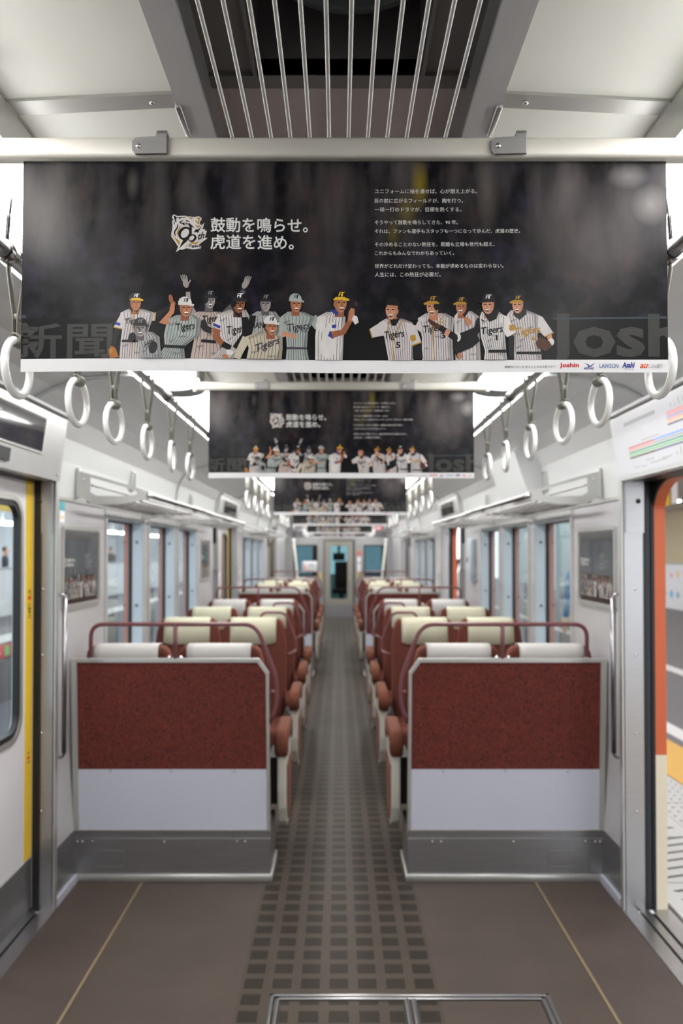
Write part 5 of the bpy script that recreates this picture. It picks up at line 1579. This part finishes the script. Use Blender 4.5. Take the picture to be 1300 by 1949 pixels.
for i in range(60):
    for j in range(6):
        mb.lathe([(0.012, 0), (0.008, 0.004)], (1.99 + 0.055 * j, 2.5 + 0.08 * i, PZ + 0.006), 6)
tag(mb.build('dot_studs', 'inkgrey'), 'rows of small round studs on the platform edge paving', 'studs', None, 'stuff')
mb = MB(); mb.box(2.31, 2.74, -4, 30, PZ, PZ + 0.008)
tag(mb.build('tactile_strip', 'tact'), 'yellow tactile strip along the right platform', 'paving')
mb = MB(); mb.box(2.85, 3.02, -4, 40, PZ, PZ + 0.004); tag(mb.build('platform_line', 'linew'), 'white painted line beside the yellow strip on the right platform', 'line', 'white platform lines')
mb = MB(); mb.box(4.35, 4.55, -4, 40, PZ, PZ + 0.004); tag(mb.build('platform_line', 'linew'), 'second white painted line farther from the train on the right platform', 'line', 'white platform lines')
# station building on the right
mb = MB()
mb.box(9.2, 9.5, -4, 27, -0.05, 3.0, 0)
mb.box(9.17, 9.2, -4, 27, -0.05, 1.17, 1)
mb.box(9.16, 9.2, -4, 27, 1.17, 1.21, 2)
mb.box(9.2, 9.5, 27, 46, -0.05, 4.6, 3)
for q in range(7): mb.box(9.12, 9.2, 28.2 + 2.6 * q, 28.6 + 2.6 * q, -0.05, 4.6, 2)
struct(mb.build('wall_station', ['swall', 'pwall', 'inkgrey', 'sgrey']))
mb = MB(); mb.box(2.6, 9.3, -4, 27, 2.62, 2.75)
struct(mb.build('ceiling_station', 'sceil'))
random.seed(3)
dn_ = 0
for y in [14 + 0.42 * i for i in range(24)]:
    for z in (0.35, 0.62, 0.9):
        if random.random() < 0.62: continue
        mb = MB(); r = random.uniform(0.06, 0.12); zz = z + random.uniform(-.08, .08); dn_ += 1; m_ = ['m_sky', 'm_salmon', 'm_lime', 'm_pink', 'm_teal', 'm_peach'][dn_ % 6]
        k = 10
        mb.prism([(y + r * (0.75 + 0.35 * ((i % 2))) * cos(2 * pi * i / k), zz + r * (0.75 + 0.35 * (i % 2)) * sin(2 * pi * i / k)) for i in range(k)], 'x', 9.165, 9.17)
        tag(mb.build('wall_decal', m_), 'small %s flower shaped decal on the white station wall outside the right door' % dict(m_sky='sky blue', m_salmon='salmon', m_lime='lime green', m_pink='pink', m_teal='teal', m_peach='peach')[m_], 'decal', 'coloured decals on the station wall')
for k in range(8):
    for j, x in enumerate((4.4, 7.2)):
        mb = MB(); mb.box(x - 0.10, x + 0.10, 1.0 + 3.2 * k, 2.2 + 3.2 * k, 2.585, 2.62)
        tag(mb.build('platform_lamp', 'slamp'), 'white strip lamp on the station ceiling, %s of the row %s the train' % (ORD[k], ['near', 'far from'][j]), 'lamp', 'station ceiling lamps')
t = thing('hanging_sign', 'yellow and white sign hanging over the right platform', 'sign', (3.28, 8.0, 2.15))
mb = MB(); mb.box(-0.045, 0.02, -0.06, 0.06, -0.17, 0.16, 0); mb.build('yellow_face', 'yellow', t)
mb = MB(); mb.box(0.04, 0.10, -0.06, 0.06, -0.15, 0.47, 0); mb.build('white_face', 'pwall', t)
mb = MB(); mb.box(-0.04, 0.04, -0.02, 0.02, 0.10, 0.50, 0); mb.build('hanger', 'gasket', t)
# left: track bed, far platform with canopy, wall, posts, signs
mb = MB(); mb.box(-6.0, -1.36, -6, 70, -1.2, -1.0); mb.box(1.36, 1.47, -6, 60, -1.2, -1.0)
struct(mb.build('track_bed', 'ballast'))
for k, x in enumerate((-3.0, -4.07)):
    mb = MB(); mb.prism([(x - .05, -1.0), (x + .05, -1.0), (x + .03, -0.9), (x + .035, -0.85), (x - .035, -0.85), (x - .03, -0.9)], 'y', -4, 60)
    tag(mb.build('track_rail', 'steel'), '%s running rail of the track left of the train' % ['nearer', 'farther'][k], 'rail', 'running rails of the left track')
mb = MB()
mb.box(-12.5, -5.6, -6, 70, -1.0, 0.0, 0)
mb.box(-6.1, -5.6, -6, 70, 0.0, 0.006, 1)
struct(mb.build('platform_left', ['asphalt', 'slab']))
mb = MB(); mb.box(-12.5, -12.3, -6, 70, 0, 3.3, 0); struct(mb.build('wall_platform_left', 'bluewall'))
mb = MB(); mb.box(-8.0, -7.9, 4, 60, 0, 1.10, 0); mb.box(-8.03, -7.87, 4, 60, 1.10, 1.14, 1); struct(mb.build('wall_parapet_left', ['pwall', 'inkgrey']))
mb = MB(); mb.box(-12.6, -5.4, -6, 70, 3.3, 3.45); struct(mb.build('canopy_left', 'pwall'))
for k in range(6):
    mb = MB(); mb.box(-10.75, -10.45, 3 + 6.5 * k, 3.3 + 6.5 * k, 0, 3.3, 0, 0.02, 1)
    tag(mb.build('platform_column', 'pwall'), 'white column on the platform left of the train, %s from the near end' % ORD[k], 'column', 'columns on the left platform')
for k in range(9):
    t = thing('platform_lamp', '', 'lamp', (0, 0, 0)); mb = MB(); mb.box(-9.1, -8.9, 5 + 4 * k, 8 + 4 * k, 2.25, 2.33); mb.build('lamp_tube', 'slamp', t)
    mb = MB(); mb.box(-9.02, -8.98, 5.3 + 4 * k, 5.34 + 4 * k, 2.33, 3.3); mb.box(-9.02, -8.98, 7.66 + 4 * k, 7.70 + 4 * k, 2.33, 3.3); mb.build('hanger', 'inkgrey', t)
    tag(t, 'fluorescent lamp under the left platform canopy, %s from the near end' % ORD[k], 'lamp', 'left canopy lamps')
t = thing('station_sign', 'long yellow hanging sign seen through the left door glass', 'sign', (-7.0, 15.6, 2.62))
mb = MB(); mb.box(-0.05, 0.05, -2.3, 2.2, -0.25, 0.2, 0); mb.box(-0.055, 0.055, 1.5, 2.0, -0.12, 0.12, 1); mb.build('sign_face', ['yellow', 'paper'], t)
for y in (-1.8, 1.8):
    mb = MB(); mb.box(-0.02, 0.02, y - .02, y + .02, 0.2, 0.70); mb.build('hanger', 'gasket', t)
mb = MB(); mb.box(-5.60, -5.57, 12.2, 13.6, -0.24, -0.03, 0); mb.box(-5.57, -5.565, 12.3, 13.1, -0.17, -0.12, 1); mb.box(-5.57, -5.565, 13.3, 13.5, -0.22, -0.05, 2)
tag(mb.build('platform_edge_sign', ['red', 'paper', 'm_lime']), 'red sign on the face of the far left platform', 'sign')

# ------------------------------------------------------------------ people on the platforms
M['skin'] = mat('skin', rgb(204, 160, 136), 0.6, 0, 0.05, 20)
M['hair'] = mat('hair_black', rgb(24, 20, 18), 0.6, 0, 0.1, 60)
M['suit'] = mat('cloth_black', rgb(26, 27, 32), 0.8, 0, 0.1, 30)
M['bluej'] = mat('cloth_light_blue', rgb(84, 150, 206), 0.8, 0, 0.1, 30)
M['navy'] = mat('cloth_navy', rgb(44, 48, 62), 0.8, 0, 0.1, 30)
M['greyc'] = mat('cloth_grey', rgb(110, 112, 120), 0.8, 0, 0.1, 30)
def person(label, loc, rz, h, top, legs, stride=0.12, bag=None):
    t = thing('person', label, 'person', loc, None, rz)
    k = h / 1.70
    J = {}; order = []; R = []; E = []
    def j(n, p, r, par=None):
        J[n] = len(order); order.append(Vector(p) * k); R.append(r * k if not isinstance(r, tuple) else (r[0] * k, r[1] * k))
        if par is not None: E.append((J[par], J[n]))
    j('pelvis', (0, 0, 0.92), (0.155, 0.11))
    j('waist', (0, 0, 1.08), (0.14, 0.10), 'pelvis'); j('chest', (0, 0, 1.28), (0.165, 0.115), 'waist'); j('neckb', (0, 0, 1.42), (0.09, 0.075), 'chest')
    j('neck', (0, 0.01, 1.47), 0.052, 'neckb'); j('headb', (0, 0.02, 1.53), (0.065, 0.078), 'neck'); j('headm', (0, 0.025, 1.60), (0.076, 0.092), 'headb'); j('headt', (0, 0.015, 1.665), (0.060, 0.07), 'headm')
    for s in (-1, 1):
        n = str(s)
        j('sh' + n, (s * 0.185, 0, 1.38), 0.062, 'chest'); j('el' + n, (s * 0.225, -0.03, 1.12), 0.046, 'sh' + n); j('wr' + n, (s * 0.22, 0.06, 0.89), 0.030, 'el' + n)
        j('pa' + n, (s * 0.218, 0.075, 0.82), (0.018, 0.036), 'wr' + n)
        for f, (dy, L_) in enumerate(((-0.024, 0.066), (-0.008, 0.078), (0.009, 0.074), (0.025, 0.058))):
            j('f%d' % f + n, (s * 0.212, 0.078 + dy, 0.785), 0.010, 'pa' + n); j('g%d' % f + n, (s * 0.200, 0.084 + dy, 0.79 - L_), 0.008, 'f%d' % f + n)
        j('th' + n, (s * 0.206, 0.118, 0.825), 0.011, 'pa' + n); j('tt' + n, (s * 0.198, 0.128, 0.785), 0.009, 'th' + n)
        st = s * stride
        j('hip' + n, (s * 0.09, 0.0, 0.86), 0.098, 'pelvis'); j('kn' + n, (s * 0.10, 0.02 + st * 0.6, 0.49), 0.062, 'hip' + n)
        j('ca' + n, (s * 0.10, -0.01 + st * 0.8, 0.33), 0.058, 'kn' + n); j('an' + n, (s * 0.10, -0.02 + st, 0.09), 0.040, 'ca' + n); j('to' + n, (s * 0.11, 0.13 + st, 0.045), 0.038, 'an' + n)
    me = bpy.data.meshes.new('body'); me.from_pydata([tuple(p) for p in order], E, [])
    o = bpy.data.objects.new('body', me); C.objects.link(o)
    sk = o.modifiers.new('skin', 'SKIN'); sk.use_smooth_shade = True
    for i, r in enumerate(R):
        v = me.skin_vertices[0].data[i]; v.radius = r if isinstance(r, tuple) else (r, r); v.use_root = (i == 0)
    sb = o.modifiers.new('sub', 'SUBSURF'); sb.levels = 1; sb.render_levels = 1
    dg = bpy.context.evaluated_depsgraph_get()
    m2 = bpy.data.meshes.new_from_object(o.evaluated_get(dg))
    bpy.data.objects.remove(o)
    for x in ('skin', top, legs, 'dark'): m2.materials.append(M[x])
    for p in m2.polygons:
        c = p.center / k
        if c.z > 1.455 or (abs(c.x) > 0.17 and c.z < 0.895 and c.z > 0.68): p.material_index = 0
        elif c.z > 0.84: p.material_index = 1
        elif c.z > 0.085: p.material_index = 2
        else: p.material_index = 3
        p.use_smooth = True
    b = bpy.data.objects.new('body', m2); C.objects.link(b); b.parent = t
    # hair cap, nose, eyes, mouth, ears
    bm = bmesh.new(); bmesh.ops.create_uvsphere(bm, u_segments=16, v_segments=10, radius=1)
    for v in list(bm.verts):
        if v.co.z < -0.45 or (v.co.y > 0.35 and v.co.z < 0.35): bm.verts.remove(v)
    for v in bm.verts: v.co = Vector((v.co.x * 0.086, v.co.y * 0.102 + 0.012, v.co.z * 0.098 + 1.612)) * k
    mb = MB(); mb.bm(bm, 0, True); mb.build('hair', 'hair', t)
    mb = MB()
    mb.tube([(0, 0.105 * k, 1.615 * k), (0, 0.125 * k, 1.575 * k), (0, 0.10 * k, 1.565 * k)], [0.006 * k, 0.012 * k, 0.009 * k], 8, 0); mb.build('nose', 'skin', t)
    for s in (-1, 1):
        mb = MB(); mb.lathe([(0.009 * k, 0), (0.006 * k, 0.006 * k), (0.001, 0.008 * k)], (s * 0.03 * k, 0.103 * k, 1.612 * k), 10, 0, 'y'); mb.build('eye', 'dark', t)
        mb = MB(); mb.tube([(s * 0.078 * k, 0.02 * k, 1.57 * k), (s * 0.088 * k, 0.01 * k, 1.60 * k), (s * 0.08 * k, 0.015 * k, 1.625 * k)], [0.008 * k, 0.013 * k, 0.009 * k], 8); mb.build('ear', 'skin', t)
    mb = MB(); mb.box(-0.022 * k, 0.022 * k, 0.095 * k, 0.108 * k, 1.542 * k, 1.549 * k, 0, 0.002, 1); mb.build('mouth', 'print_red', t)
    return t
person('person in a light blue top standing outside the first right window', (2.62, 8.5, PZ), math.radians(20), 1.66, 'bluej', 'suit', 0.05)
person('person in a black suit walking beyond the open middle right door', (4.05, 26.0, PZ), math.radians(150), 1.62, 'suit', 'suit', 0.16)
person('person in dark clothes on the left platform seen through the door glass', (-9.3, 22.2, 0.0), math.radians(-60), 1.66, 'navy', 'suit', 0.1)
person('person in dark clothes on the left platform seen through the first left window', (-9.6, 33.5, 0.0), math.radians(-20), 1.72, 'suit', 'suit', 0.1)
